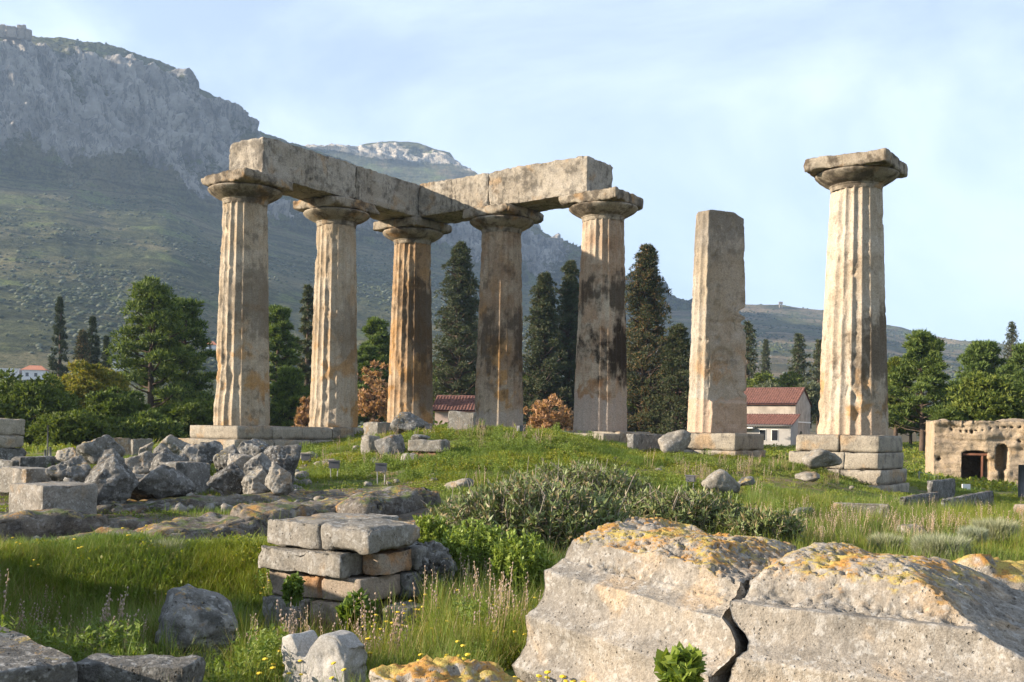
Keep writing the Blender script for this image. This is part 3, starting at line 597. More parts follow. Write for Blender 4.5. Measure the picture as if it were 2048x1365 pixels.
def echinus_arr(k):
    prof = [(RT[k] - .012, -0.10), (RT[k] + .005, -0.02), (RT[k] + 0.0, 0.0), (RT[k] + 0.02, 0.02), (RT[k] + 0.022, 0.05), (RT[k] + 0.06, 0.07), (RT[k] + 0.15, 0.11), (0.92, 0.165), (1.02, 0.225), (1.085, 0.285), (1.11, 0.33), (1.09, 0.365), (1.0, 0.38), (0.6, 0.381)]
    pr = np.array(prof); tt = np.linspace(0, len(pr) - 1, 46); r = np.interp(tt, np.arange(len(pr)), pr[:, 0]); z = np.interp(tt, np.arange(len(pr)), pr[:, 1])
    n = 120; th = np.linspace(0, 2 * math.pi, n, endpoint=False)
    P = np.stack([(r[:, None] * np.cos(th)), (r[:, None] * np.sin(th)), np.repeat(z[:, None], n, 1)], -1).reshape(-1, 3)
    s = 300 + 7 * k; rad = 1 + 0.02 * fbm(P, 2.2, 4, s) - 0.05 * sstep(0.25, 0.55, fbm(P, 1.4, 4, s + 1)) * sstep(0.1, 0.3, P[:, 2])
    P[:, :2] *= rad[:, None]
    i = np.arange(len(P)).reshape(len(r), n); j = np.roll(i, -1, 1)
    return P, np.stack([i[:-1], j[:-1], j[1:], i[1:]], -1).reshape(-1, 4)
RZT = math.atan2(A[1], A[0])
col_labels = [
 'fluted column with a capital at the outer end of the left beam, ochre patch at its foot',
 'fluted column under the middle of the left beam with a crumbled hollow low on its shaft',
 'orange fluted column under the inner corner where the two stone beams meet',
 'brown stained column carrying the middle of the right beam, mostly in shadow',
 'column with black stains under the outer end of the right beam',
 'broken column without a capital, its shaft split to a flat face',
 'free standing pale column with a complete square capital on a stepped base, rightmost']
for k in range(7):
    c = COLS[k]
    t = thing('column', col_labels[k], 'column', (c[0], c[1], Z0), 0, 'temple columns')
    P, Q = shaft_arr(k); link('shaft', mesh('shaft', P, Q), cm[k], t)
    if k == 5: continue
    P, Q = echinus_arr(k); link('echinus', mesh('echinus', P, Q), m_cap, t, (0, 0, SH))
    ch = {0: 9, 1: 7, 2: 8, 3: 9, 4: 8, 6: 4}[k]
    ab = 2.22 if k == 6 else 2.10
    block('abacus', (ab, ab, 0.345), m_cap, 40 + k, t, (*(A * (0.2 if k == 0 else 0.0)), SH + 0.38), RZT, chips=ch, rough=0.032, step=0.05, wear=1.15 if k != 6 else 0.55, p=32)
ZA = Z0 + SH + 0.718                                             # underside of the beams
def beam(label, p0, p1, off, w, h, seed, z=ZA, **kw):
    d = np.array(p1) - np.array(p0); L = np.linalg.norm(d); mid = (np.array(p0) + np.array(p1)) / 2
    nn = np.array([d[1], -d[0]]) / L; mid = mid + nn * off
    o = block('architrave_beam', (L - 0.012, w, h), m_arch, seed, None, (mid[0], mid[1], z), math.atan2(d[1], d[0]), rough=0.034, step=0.06, **kw)
    tag(o, label, 'stone beam', 'architrave beams')
p = COLS
beam('outer stone beam of the left arm, its square end lit above the leftmost column', p[0] + B * 0.10, p[1], 0.08, 1.62, 1.19, 51, chips=8, wear=0.5)
beam('inner stone beam of the left arm, black streaked, meeting the corner', p[1], p[2] - B * 0.88, 0.08, 1.62, 1.17, 52, chips=8, wear=0.4)
beam('stone beam beside the corner with a diagonal shadow, right arm', p[2] + A * 0.93, p[3], 0.0, 1.60, 1.17, 53, chips=8, wear=0.4)
beam('outer stone beam of the right arm ending above the black stained column', p[3], p[4] - A * 0.12, 0.0, 1.62, 1.20, 54, chips=8, wear=0.45)

def on_axis(c, a, b): return c + A * a + B * b
def course(parent, c, a0, a1, b0, b1, z0, z1, n, seed, along='a', m=None, gap=0.006, **kw):
    """a course of hewn blocks filling a rectangle in temple axes, split into n along a or b"""
    r = np.random.RandomState(seed); e = np.linspace(0, 1, n + 1); e[1:-1] += r.uniform(-.12, .12, n - 1) / n
    for i in range(n):
        if along == 'a': x0, x1, y0, y1 = a0 + (a1 - a0) * e[i], a0 + (a1 - a0) * e[i+1], b0, b1
        else: x0, x1, y0, y1 = a0, a1, b0 + (b1 - b0) * e[i], b0 + (b1 - b0) * e[i+1]
        jit = r.uniform(-.018, .018, 2)
        q = on_axis(c, (x0 + x1) / 2 + jit[0], (y0 + y1) / 2 + jit[1]) - np.array(parent.location[:2])
        block('stone_block', (x1 - x0 - gap, y1 - y0 - gap, z1 - z0 - 0.004), m or m_plinth, seed * 10 + i, parent, (q[0], q[1], z0 - parent.location[2]), RZT, chips=4, rough=0.016, wear=0.4, step=0.10, **kw)
def plinth(label, c, zbase): return thing('column_base', label, 'stone base', (c[0], c[1], zbase), 0, 'stone bases under the columns')
c = COLS[0]
t = thing('temple_platform', 'long grey platform of hewn blocks under the two leftmost columns', 'stone platform', (c[0], c[1], -0.86))
course(t, c, -1.12, 1.10, -6.3, 1.08, -0.36, 0.035, 6, 1, 'b'); course(t, c, -1.45, 1.38, -6.0, 1.40, -0.78, -0.36, 5, 2, 'b')
t = thing('temple_platform', 'grey platform blocks behind the grassy mound under the corner columns', 'stone platform', (COLS[2][0], COLS[2][1], -0.6))
course(t, COLS[2], -1.1, 6.0, -1.1, 1.10, -0.40, 0.03, 6, 3, 'a'); course(t, COLS[0], -1.1, 1.1, -6.64, -6.31, -0.36, 0.03, 1, 4, 'b')
t = plinth('stone base with orange lichen under the black stained column', COLS[4], -0.9)
course(t, COLS[4], -1.95, 1.25, -1.1, 0.92, -0.40, 0.034, 2, 5); course(t, COLS[4], -2.4, 1.28, 0.93, 1.92, -0.55, -0.03, 2, 6)
course(t, COLS[4], -1.0, 1.55, 0.9, 2.2, -1.05, -0.55, 2, 7)
t = plinth('two course stone base under the broken column, black on its shaded face', COLS[5], -0.95)
course(t, COLS[5], -1.1, 1.05, -1.1, 1.05, -0.46, 0.034, 1, 8); course(t, COLS[5], -1.3, 1.10, -1.2, 1.10, -0.98, -0.46, 2, 9)
t = plinth('stepped base of four block courses under the rightmost column', COLS[6], -1.6)
course(t, COLS[6], -1.22, 1.02, -1.22, 1.02, -0.42, 0.034, 2, 10); course(t, COLS[6], -1.40, 1.06, -1.32, 1.10, -0.88, -0.425, 3, 11)
course(t, COLS[6], -0.9, 1.12, -1.36, 1.18, -1.27, -0.885, 2, 12); course(t, COLS[6], -0.5, 1.2, -1.28, 1.34, -1.62, -1.275, 2, 13)
# ------------------------------------------------------------------ stones of the site
m_drum = stone('fallen_column_stone', (0.335, 0.295, 0.24), (0.24, 0.22, 0.19), (0.12, 0.11, 0.095), 0.55, 0.50, (0.40, 0.31, 0.21), 0.2, orange=1.0, orange_z=-0.64, white=0.45, pit=0.8, sc=2.3, bump=0.018)
m_pale = stone('pale_block_stone', (0.29, 0.265, 0.225), (0.215, 0.20, 0.17), (0.08, 0.075, 0.065), 0.55, 0.50, (0.36, 0.25, 0.14), 0.2, pit=0.9, sc=1.5, bump=0.02, topdark=0.35, white=0.45, orange=0.2)
m_grey = stone('grey_boulder_stone', (0.235, 0.225, 0.205), (0.15, 0.145, 0.133), (0.045, 0.047, 0.042), 0.7, 0.48, pit=0.8, sc=1.4, bump=0.03, white=0.5, topdark=0.25, orange=0.4)
m_dark = stone('dark_boulder_stone', (0.175, 0.168, 0.152), (0.11, 0.105, 0.096), (0.04, 0.038, 0.034), 0.7, 0.48, pit=1.0, sc=1.6, bump=0.034, white=0.5, orange=0.25)
m_warm = stone('warm_block_stone', (0.385, 0.295, 0.215), (0.33, 0.275, 0.215), (0.09, 0.075, 0.06), 0.5, 0.50, (0.44, 0.24, 0.11), 0.5, pit=0.8, sc=1.8, bump=0.014)
m_bed = stone('bedrock_stone', (0.20, 0.175, 0.14), (0.13, 0.115, 0.10), (0.05, 0.045, 0.04), 0.75, 0.46, (0.32, 0.17, 0.05), 0.35, pit=0.8, sc=1.2, bump=0.03, orange=0.55, white=0.3, moss=0.6)
m_white = stone('white_marble', (0.44, 0.42, 0.385), (0.31, 0.30, 0.28), (0.14, 0.13, 0.12), 0.5, 0.50, pit=0.4, sc=2.5, bump=0.008)
m_lich = stone('lichen_stone', (0.36, 0.32, 0.26), (0.27, 0.24, 0.2), (0.1, 0.09, 0.08), 0.5, 0.5, orange=1.5, white=0.7, pit=0.9, sc=2.6, bump=0.02)
m_earth = stone('red_earth', (0.23, 0.13, 0.075), (0.30, 0.18, 0.11), (0.1, 0.07, 0.05), 0.5, 0.5, pit=0.8, sc=2.5, bump=0.03)

def kx(px, py): return ((px - 1024.0) * CR + (py - YH) * SR) / F
def blk(name, label, cat, pxL, pxC, pxR, pyT, pyB, Y, m, seed, group=None, ang=ANG, sink=0.0, depth=None, **kw):
    """hewn block with its near corner at pxC: the lit face runs left to pxL, the other face back to pxR"""
    a = np.array([math.cos(ang), -math.sin(ang)]); b = np.array([-math.sin(ang), -math.cos(ang)])
    pm = (pyT + pyB) / 2; k = kx(pxC, pm); X = k * Y
    kL, kR = kx(pxL, pm), kx(pxR, pm)
    L = max(0.15, (X - kL * Y) / (a[0] - kL * a[1])); M = max(0.15, (X - kR * Y) / (b[0] - kR * b[1]))
    if depth: M = depth
    zt, zb = at(pxC, pyT, Y).z, at(pxC, pyB, Y).z - sink
    c = np.array([X, Y]) - a * L / 2 - b * M / 2
    kw.setdefault('rough', 0.018)
    o = block(name, (L, M, zt - zb), m, seed, None, (c[0], c[1], zb), -ang, **kw)
    return tag(o, label, cat, group) if label else o
def bo(label, px0, px1, py0, py1, Y, m, seed, name='boulder', cat='boulder', group=None, dep=0.8, sink=0.14, **kw):
    w, h = (px1 - px0) * Y / F, (py1 - py0) * Y / F
    p0 = at((px0 + px1) / 2, py1, Y)
    kw.setdefault('planes', 15); kw.setdefault('rough', 0.055)
    o = rock(name, (w * (1.20 if group else 1.12), w * dep * 1.1, h * (1.12 + sink)), m, seed, (p0.x, Y + w * dep * 0.25, p0.z - sink * h), **kw)
    return tag(o, label, cat, group)

# ---- two halves of a fallen fluted shaft in the foreground
def drum_arr(P0, d, s0f, s1f, seed, ns, topf, R=0.85, nth=410, phase=0.35):
    d = np.array(d, float); d /= np.linalg.norm(d); n = np.array([d[1], -d[0], 0.0]); n /= np.linalg.norm(n); zz = np.cross(n, d) * -1
    if zz[2] < 0: zz = -zz
    t = np.linspace(0, 1, nth, endpoint=False); th = np.radians(np.interp(t, [0, 0.12, 0.86, 1.0], [-130, -48, 104, 230]))
    S = np.linspace(0, 1, ns); TH, SS = np.meshgrid(th, S)
    thd = np.degrees(np.angle(np.exp(1j * TH)))
    sv = s0f(thd, seed) * (1 - SS) + s1f(thd, seed) * SS
    fx = np.mod(TH / math.radians(18) + phase, 1.0); fl = 1 - (2 * fx - 1) ** 2
    Q0 = np.stack([sv.ravel(), (np.sin(TH) * R).ravel(), (np.cos(TH) * R).ravel()], 1)
    rough_top = sstep(36, 22, np.abs(thd) + 9 * fbm(Q0, 2.0, 4, seed).reshape(TH.shape))
    r = R - 0.064 * fl * (1 - 0.75 * rough_top) - (1 - fl) ** 3 * 0.030 * np.maximum(fbm(Q0, 5, 3, seed + 1), 0).reshape(TH.shape)
    h = r * np.cos(TH); cap = topf(sv) + (0.03 * fbm(Q0, 2.3, 4, seed + 2)).reshape(TH.shape)
    over = np.maximum(h - cap, 0); h = h - over * 0.94
    V = P0 + sv.ravel()[:, None] * d + (r * np.sin(TH)).ravel()[:, None] * n + h.ravel()[:, None] * zz
    i = np.arange(len(V)).reshape(TH.shape); j = np.roll(i, -1, 1)
    Q = np.stack([i[:-1], i[1:], j[1:], j[:-1]], -1).reshape(-1, 4)
    N = vnormals(V, Q)
    if (N * (V - (P0 + sv.ravel()[:, None] * d))).sum() < 0: Q = Q[:, ::-1]; N = -N
    rt = rough_top.ravel(); up = sstep(0.35, 0.8, N[:, 2]) * (np.abs(thd.ravel()) < 40); rt = np.maximum(rt, up)
    pit = sstep(0.18, 0.42, fbm(V, 30, 3, seed + 3)) + 0.6 * sstep(0.25, 0.45, fbm(V, 55, 2, seed + 13)); big = fbm(V, 5.0, 4, seed + 4)
    disp = rt * (0.030 * big - 0.022 * pit + 0.008 * fbm(V, 34, 2, seed + 5)) + (1 - rt) * (0.012 * fbm(V, 2.5, 5, seed + 6) + 0.004 * fbm(V, 14, 3, seed + 16) + 0.0016 * fbm(V * np.array([1, 1, .4]), 60, 2, seed + 7) - 0.010 * sstep(.48, .62, fbm(V, 9, 3, seed + 8)))
    disp -= 0.05 * sstep(0.35, 0.6, fbm(V, 1.9, 4, seed + 9)) * (0.1 + rt)
    V = V + N * disp[:, None]
    caps = []; rings = [i[0], i[-1]]; Vx = [V]; off = len(V)
    for q, rg in enumerate(rings):
        ctr = V[rg].mean(0); prev = rg
        for f in (0.9, 0.6, 0.3):
            w = ctr + (V[rg] - ctr) * f; w = w + d * (0.03 * fbm(w, 3, 3, seed + 20))[:, None]
            Vx.append(w); cur = np.arange(off, off + len(w)); off += len(w)
            pr, cr = np.roll(prev, -1), np.roll(cur, -1)
            qq = np.stack([prev, pr, cr, cur], -1); caps.append(qq if q == 0 else qq[:, ::-1]); prev = cur
        Vx.append(ctr[None]); T = np.stack([prev, np.roll(prev, -1), np.full(len(prev), off)], -1); off += 1
        caps.append(T if q == 0 else T[:, ::-1])
    return np.concatenate(Vx), [np.concatenate([c for c in caps if c.shape[1] == 3]), np.concatenate([Q] + [c for c in caps if c.shape[1] == 4])]
def crack(thd, seed):
    t = np.clip(thd, -60, 120); q = np.stack([t.ravel() / 14.0, 0 * t.ravel(), 0 * t.ravel()], 1)
    return 1.03 + 0.0043 * np.clip(t, -40, 110) + (0.085 * fbm(q, 1.0, 4, 900)).reshape(t.shape)
leftend = lambda thd, seed: 0.02 + (0.06 * fbm(np.stack([thd.ravel() / 20.0, 0 * thd.ravel(), 0 * thd.ravel()], 1), 1.0, 4, 901)).reshape(thd.shape)
PA0 = np.array([0.66, 5.95, -1.30]); dA = np.array([0.62, -0.78, -0.06])
V, Q = drum_arr(PA0, dA, leftend, lambda t, s: crack(t, s) - 0.012, 61, 132, lambda s: 0.80 - 0.11 * sstep(0.72, 1.06, s), phase=0.3)
tag(link('fallen_drum', mesh('fallen_drum', V, Q), m_drum), 'big fallen fluted stone drum left of the crack, crusted with orange lichen', 'stone drum', 'broken pieces of the fallen shaft')
dAn = dA / np.linalg.norm(dA); PB0 = PA0 + dAn * 1.15; dB = np.array([0.80, -0.60, 0.0])
V, Q = drum_arr(PB0, dB, lambda t, s: crack(t, s) - 1.15 + 0.03 - 0.165 * np.sin(np.radians(np.clip(t, -90, 90))), lambda t, s: 1.75 + 0 * t, 64, 164, lambda s: 0.83 - 0.34 * sstep(0.48, 1.35, s) - 0.09 * sstep(0.14, -0.06, s), phase=0.62)
tag(link('fallen_drum', mesh('fallen_drum', V, Q), m_drum), 'big fallen fluted stone drum right of the crack, yellow lichen on its sloping top', 'stone drum', 'broken pieces of the fallen shaft')
bo('lichen covered rock behind the right fallen drum at the right edge', 1880, 2140, 1122, 1290, 5.75, m_lich, 67, dep=0.8, rough=0.08, sub=5, sink=0.25)
bo('small reddish stone lying against the right fallen drum', 2018, 2070, 1196, 1222, 5.0, m_earth, 68, name='stone', cat='stone', sub=4)
bo('knobbly rock with thick orange lichen at the bottom edge', 752, 1035, 1338, 1420, 4.7, m_lich, 69, name='rock', cat='rock', dep=0.6, rough=0.12, sub=5, planes=22)

# ---- white fragment, round boulder, slabs at the lower left
def marble_fragment():
    P, Q = block_arr((0.46, 0.20, 0.40), 71, chips=5, rough=0.012, step=0.012, wear=0.9)
    x = P[:, 0] / 0.23; notch = 0.15 * np.exp(-((x + 0.32) / 0.30) ** 2) + 0.06 * sstep(0.6, 1.0, x) + 0.05 * sstep(-.6, -1, x)
    P[:, 2] -= notch * sstep(0.12, 0.36, P[:, 2])
    p0 = at(640, 1366, 5.7)
    o = link('marble_fragment', mesh('marble_fragment', P, Q), m_white, None, (p0.x, 5.85, p0.z - 0.14), (0, 0, -0.55))
    tag(o, 'broken white marble piece with a notched top standing in the grass', 'marble fragment')
marble_fragment()
bo('round pitted boulder alone in the long grass', 314, 458, 1197, 1332, 7.3, m_grey, 73, dep=0.9, planes=26, rough=0.06, sub=5, p=10)
blk('stone_slab', 'thick flat slab at the lower left corner with a shaded front', 'stone slab', -420, -70, 162, 1350, 1460, 4.75, m_dark, 74, ang=0.80, wear=0.3, chips=3, step=0.025)
blk('stone_slab', 'low slab in the grass beside the thick corner slab', 'stone slab', 140, 366, 380, 1336, 1420, 5.3, m_dark, 75, ang=0.12, depth=0.28, step=0.025)

# ---- masonry pier of four courses
def pier():
    c = at(712, 1250, 8.35); z0 = c.z - 0.16
    t = thing('masonry_pier', 'short pier of four rough block courses in the grass, grey on top and reddish below', 'masonry pier', (c.x, 8.35, z0), -ANG + 0.06)
    zc = [at(700, y, 8.35).z - z0 for y in (1262, 1210, 1158, 1107, 1050)]; zc[0] = 0.0
    def bl(u0, u1, v0, v1, k, m, s, dz=0.0, **kw):
        kw.setdefault('chips', 6); kw.setdefault('wear', 0.8)
        block('stone_block', (u1 - u0, v1 - v0, zc[k+1] - zc[k] - 0.012 + dz), m, s, t, ((u0 + u1) / 2, (v0 + v1) / 2, zc[k] + 0.004), 0.0, rough=0.022, step=0.028, **kw)
    bl(-1.02, -0.36, 0.0, 1.0, 3, m_pale, 81); bl(-0.345, 0.17, -0.05, 0.64, 3, m_pale, 82, chips=9, wear=1.2)
    bl(-1.08, -0.10, -0.08, 0.36, 2, m_pale, 83, chips=8, wear=1.1); bl(-1.0, -0.14, 0.37, 1.0, 2, m_grey, 84); bl(-0.09, 0.10, 0.16, 0.60, 2, m_warm, 85); bl(-0.12, 0.14, 0.61, 0.74, 2, m_grey, 86)
    bl(-0.98, -0.40, 0.02, 0.45, 1, m_warm, 87); bl(-0.385, 0.06, 0.0, 0.5, 1, m_warm, 88, chips=8); bl(-0.98, -0.10, 0.46, 1.0, 1, m_warm, 89); bl(-0.08, 0.14, 0.51, 0.74, 1, m_grey, 90)
    bl(-0.98, -0.52, -0.08, 0.5, 0, m_pale, 91, chips=9, wear=1.2); bl(-0.50, -0.05, -0.05, 0.5, 0, m_warm, 92); bl(-0.96, 0.0, 0.51, 1.0, 0, m_warm, 93); bl(0.14, 0.42, 0.1, 0.5, 0, m_pale, 94)
pier()
bo('dark spongy rock between the masonry pier and the bright green bush', 812, 905, 1100, 1176, 8.9, m_dark, 96, name='rock', cat='rock', rough=0.12, planes=20, sub=5, pits=1.2)

# ---- loose rubble between the boulders and on the slopes
def rubble():
    r = np.random.RandomState(8); Vs, Ts, o = [], [], 0
    zones = [(150, 150, 620, 15.2, 20.5, .06, .22), (60, 560, 900, 18, 26, .04, .14), (70, 0, 860, 11.4, 16.5, .03, .12), (50, 1000, 1900, 14, 26, .03, .12), (40, 450, 850, 7.4, 9.2, .03, .09)]
    for n, x0, x1, y0, y1, s0, s1 in zones:
        for k in range(n):
            Y = r.uniform(y0, y1); X = (r.uniform(x0, x1) - 1024) / F * Y; s = r.uniform(s0, s1)
            P, T = rock_arr((s * r.uniform(1, 1.7), s * r.uniform(1, 1.5), s), r.randint(99999), planes=9, sub=2, rough=.05)
            Vs.append(P + np.array([X, Y, gz(X, Y) - s * .3])); Ts.append(T + o); o += len(P)
    kind(link('rubble', mesh('rubble', np.concatenate(Vs), np.concatenate(Ts)), m_pale), 'stuff')
rubble()

# ---- bedrock ledges on the left
def ledge(p0, p1, w, ztop0, ztop1, h, seed, rough=0.05, **kw):
    d = np.array([p1[0] - p0[0], p1[1] - p0[1]]); L = np.linalg.norm(d)
    P, Q = block_arr((L, w, h), seed, chips=8, rough=rough, step=0.06, wear=1.3, p=9)
    P = P + vnormals(P, Q) * (0.06 * ridged(P + seed, 1.6, 4, seed))[:, None]
    P[:, 2] -= h; P[:, 2] += (ztop1 - ztop0) * (P[:, 0] / L)
    c = (np.array(p0) + np.array(p1)) / 2; n = np.array([d[1], -d[0]]) / L; c = c - n * w / 2
    o = link('bedrock', mesh('bedrock', P, Q), m_bed, None, (c[0], c[1], (ztop0 + ztop1) / 2), (0, 0, math.atan2(d[1], d[0]))); kind(o, 'structure')
def gp(px, py, Y): q = at(px, py, Y); return (q.x, q.y), q.z
for (a_, b_, w_, h_, s_) in (((150, 1012, 15.0), (800, 984, 17.2), 1.0, 0.42, 201), ((-60, 1036, 12.9), (235, 1030, 13.8), 0.7, 0.6, 202),
                             ((205, 1044, 13.6), (310, 1040, 14.2), 0.5, 0.4, 203), ((60, 1128, 10.9), (330, 1066, 12.5), 0.9, 0.5, 204), ((300, 1068, 12.3), (540, 1036, 13.4), 1.0, 0.55, 205),
                             ((520, 1024, 13.6), (760, 1004, 15.3), 0.9, 0.5, 206), ((740, 1004, 14.2), (890, 978, 15.6), 0.8, 0.45, 207), ((-80, 1100, 11.0), (60, 1108, 11.2), .6, .35, 208)):
    (q0, z0_), (q1, z1_) = gp(*a_), gp(*b_); ledge(q0, q1, w_, z0_, z1_, h_, s_)

# ---- the boulder pile
PG = 'boulders of the heap on the left'
pile = [
 ('tall dark upright boulder leaning behind the long pale block', 160, 254, 911, 1012, 15.4, m_dark, 1, 13),
 ('brown topped rock wedged left of the tall dark boulder', 100, 172, 918, 974, 16.6, m_grey, 2, 12),
 ('grey jagged rock highest on the left of the heap', 152, 236, 872, 922, 18.8, m_grey, 3, 14),
 ('small grey rock behind the two metal posts', 108, 158, 899, 930, 20.0, m_pale, 4, 12),
 ('tilted flat grey slab stone in the middle of the heap', 234, 318, 907, 950, 17.9, m_pale, 5, 9),
 ('broad almost black boulder at the front of the heap', 255, 366, 936, 1001, 15.9, m_dark, 6, 15),
 ('small pale block stone perched behind the tilted slab', 277, 305, 887, 912, 20.5, m_pale, 7, 8),
 ('grey wedge rock right of the small pale perched stone', 300, 340, 893, 932, 19.6, m_grey, 8, 11),
 ('rounded pale drum stone at the top of the heap', 325, 382, 875, 914, 21.5, m_pale, 9, 20),
 ('knobbly lichen spotted boulder below the rounded drum stone', 350, 426, 889, 934, 18.9, m_grey, 10, 18),
 ('dark low rock in front of the platform corner', 396, 442, 884, 912, 22.5, m_grey, 11, 11),
 ('pointed small rock on top of the squared grey block', 337, 366, 914, 940, 18.0, m_pale, 12, 8),
 ('pale angular boulder right of the knobbly boulder', 423, 486, 896, 950, 18.3, m_grey, 13, 12),
 ('rough dark boulder under the pale angular boulder', 420, 490, 930, 985, 16.9, m_dark, 14, 13),
 ('big round topped grey boulder near the right end of the heap', 465, 529, 884, 948, 19.0, m_grey, 15, 22),
 ('black boulder ending the heap on the right', 522, 590, 900, 964, 18.2, m_dark, 16, 15),
 ('small yellowish boulder lying in front of the black end boulder', 486, 544, 938, 982, 16.7, m_pale, 17, 14),
 ('low grey stone in the gap left of the broad almost black boulder', 232, 282, 950, 992, 16.4, m_pale, 19, 8),
 ('grey slab-like stone behind the broad almost black boulder', 300, 362, 912, 950, 17.6, m_grey, 20, 8),
 ('squat dark stone under the rounded drum stone', 300, 352, 902, 936, 19.0, m_dark, 21, 9),
 ('pale cracked stone between the pale angular boulder and the round topped one', 452, 498, 912, 956, 17.8, m_pale, 22, 9),
 ('small grey stone at the foot of the tall dark boulder on its left', 128, 172, 960, 1000, 15.6, m_grey, 23, 8),
 ('brown grey stone behind the small yellowish boulder', 492, 548, 910, 950, 17.6, m_grey, 24, 9),
 ('slim pointed pale stone standing at the front right of the heap', 530, 576, 931, 984, 16.4, m_pale, 18, 9),
]
for lab, x0, x1, y0, y1, Y, m, s, npl in pile: bo(lab, x0, x1, y0, y1, Y, m, 400 + s, group=PG, planes=min(npl, 11), dep=0.85, sink=0.25, p=26, rough=0.075, sub=5)
blk('stone_block', 'squared grey block in the middle of the boulder heap', 'stone block', 318, 352, 422, 926, 990, 17.0, m_grey, 421, PG, sink=0.1, wear=0.8)
blk('stone_block', 'long pale hewn block in front of the tall dark boulder', 'stone block', 18, 86, 197, 972, 1037, 13.9, m_pale, 422, wear=0.5, sink=0.05)
blk('stone_block', 'pale block behind the long hewn block at the left edge', 'stone block', -8, 52, 110, 938, 972, 16.6, m_pale, 423, wear=0.8, sink=0.15)
blk('stone_block', 'dark low block below the two metal posts', 'stone block', 22, 40, 114, 914, 945, 19.5, m_dark, 424, wear=0.8, sink=0.15)
blk('stone_block', 'grey slanted block at the far left edge under the old wall', 'stone block', -60, 24, 40, 921, 950, 18.6, m_grey, 425, wear=0.9, sink=0.15)
for i_, (x0, xc, x1, yt, yb, Y, lab) in enumerate(((203, 215, 262, 876, 912, 25.5, 'left one of two pale blocks in a row behind the heap'), (262, 266, 305, 878, 912, 27, 'right one of two pale blocks in a row behind the heap'))):
    blk('stone_block', lab, 'stone block', x0, xc, x1, yt, yb, Y, m_pale, 430 + i_, sink=0.1, wear=0.5)
def old_wall():
    c = at(-20, 940, 22.5); t = thing('ruined_wall', 'end of an old wall of big blocks at the left edge', 'ruined wall', (c.x, 22.5, c.z), -ANG)
    zz = [at(0, y, 22.5).z - c.z for y in (940, 896, 872, 838)]
    rr = np.random.RandomState(3)
    for k in range(3):
        for q in range(2):
            block('stone_block', (0.72, 0.9, zz[k+1] - zz[k] - 0.006), m_plinth if k else m_dark, 440 + k * 2 + q, t, (-0.05 + 0.06 * k * -1 - 0.73 * q, 0.2 + rr.uniform(-.05, .05), zz[k] + 0.003), 0, chips=6, wear=0.9, rough=0.025)
old_wall()

# ---- stones on and around the mound
ST = dict(name='stone', cat='stone')
blk('stone_block', 'squared grey block at the top left of the grassy mound', 'stone block', 727, 755, 795, 845, 888, 28.0, m_pale, 451, sink=0.2, wear=0.8)
bo('rounded grey boulder on top of the mound in front of the orange column', 783, 850, 829, 872, 27.5, m_grey, 452, dep=0.8, planes=12)
def tilted_slab():
    t = blk('stone_slab', 'pale worked slab with an orange lichen edge beside the brown column', 'stone slab', 894, 944, 952, 824, 866, 27.0, m_pale, 453, sink=0.15, wear=0.4, ang=0.25, depth=0.3)
    t.rotation_euler[1] = 0.06
tilted_slab()
blk('stone_block', 'pale upright block on the left slope of the mound', 'stone block', 720, 741, 760, 872, 908, 24.0, m_pale, 454, sink=0.15, wear=0.9)
bo('grey boulder right of the pale upright block on the mound', 752, 806, 872, 912, 23.6, m_grey, 455, planes=14)
t_ = blk('stone_slab', 'pale flat slab lying on reddish earth on the mound', 'stone slab', 815, 885, 905, 881, 904, 22.6, m_pale, 456, wear=0.7, ang=0.25, depth=0.6)
bo('small flat rock resting on the pale slab on the mound', 822, 858, 871, 884, 22.9, m_grey, 457, **ST)
bo('crumbling red earth lump under the pale slab', 818, 898, 902, 938, 22.75, m_earth, 458, name='earth_lump', cat='earth', planes=20, rough=0.12, dep=0.7, sub=5)
bo('pale rough stone below the red earth lump', 802, 834, 909, 933, 22.2, m_pale, 459, **ST)
bo('long low pale ledge of rock at the foot of the mound', 710, 852, 945, 976, 20.4, m_warm, 460, name='rock', cat='rock', dep=0.35, planes=16)
bo('white grey rock left of the big shrub on the mound', 888, 944, 960, 990, 17.6, m_pale, 461, planes=12, name='rock', cat='rock')
bo('small pale rock half hidden in the top of the big shrub', 1138, 1168, 944, 968, 20.4, m_pale, 462, **ST)
bo('flat pale rock at the left end of the mound slope', 590, 640, 905, 930, 24.5, m_pale, 463, name='rock', cat='rock', dep=1.2)
bo('low pale rock beside the left floodlight on the mound', 628, 690, 921, 944, 22.8, m_pale, 464, name='rock', cat='rock', dep=0.8)
bo('tiny rock near the middle of the mound slope', 740, 757, 917, 932, 22.6, m_grey, 465, **ST)
blk('stone_block', 'rounded grey block right of the lichen covered base corner', 'stone block', 1252, 1268, 1338, 868, 915, 29.2, m_grey, 466, wear=1.4, chips=8, sink=0.1)
bo('angular pale rock leaning on the base of the broken column', 1322, 1382, 864, 904, 28.6, m_pale, 467, planes=11, name='rock', cat='rock')
bo('big pale granular boulder in the grass below the broken column', 1408, 1478, 943, 988, 19.2, m_pale, 468, planes=20, dep=0.7)
bo('small dark stone behind the big pale boulder', 1474, 1512, 955, 972, 20.0, m_grey, 469, **ST)
bo('smooth stone wedged under the upper course of the rightmost base', 1612, 1688, 902, 934, 26.3, m_pale, 470, planes=14, name='rock', cat='rock', dep=0.6)
bo('low mossy stone in the grass below the rightmost base', 1594, 1640, 945, 962, 23.6, m_pale, 471, **ST)
blk('stone_block', 'long pale block lying in the grass at the right', 'stone block', 1667, 1778, 1806, 1010, 1050, 16.6, m_pale, 472, ang=0.35, sink=0.1, wear=0.6)
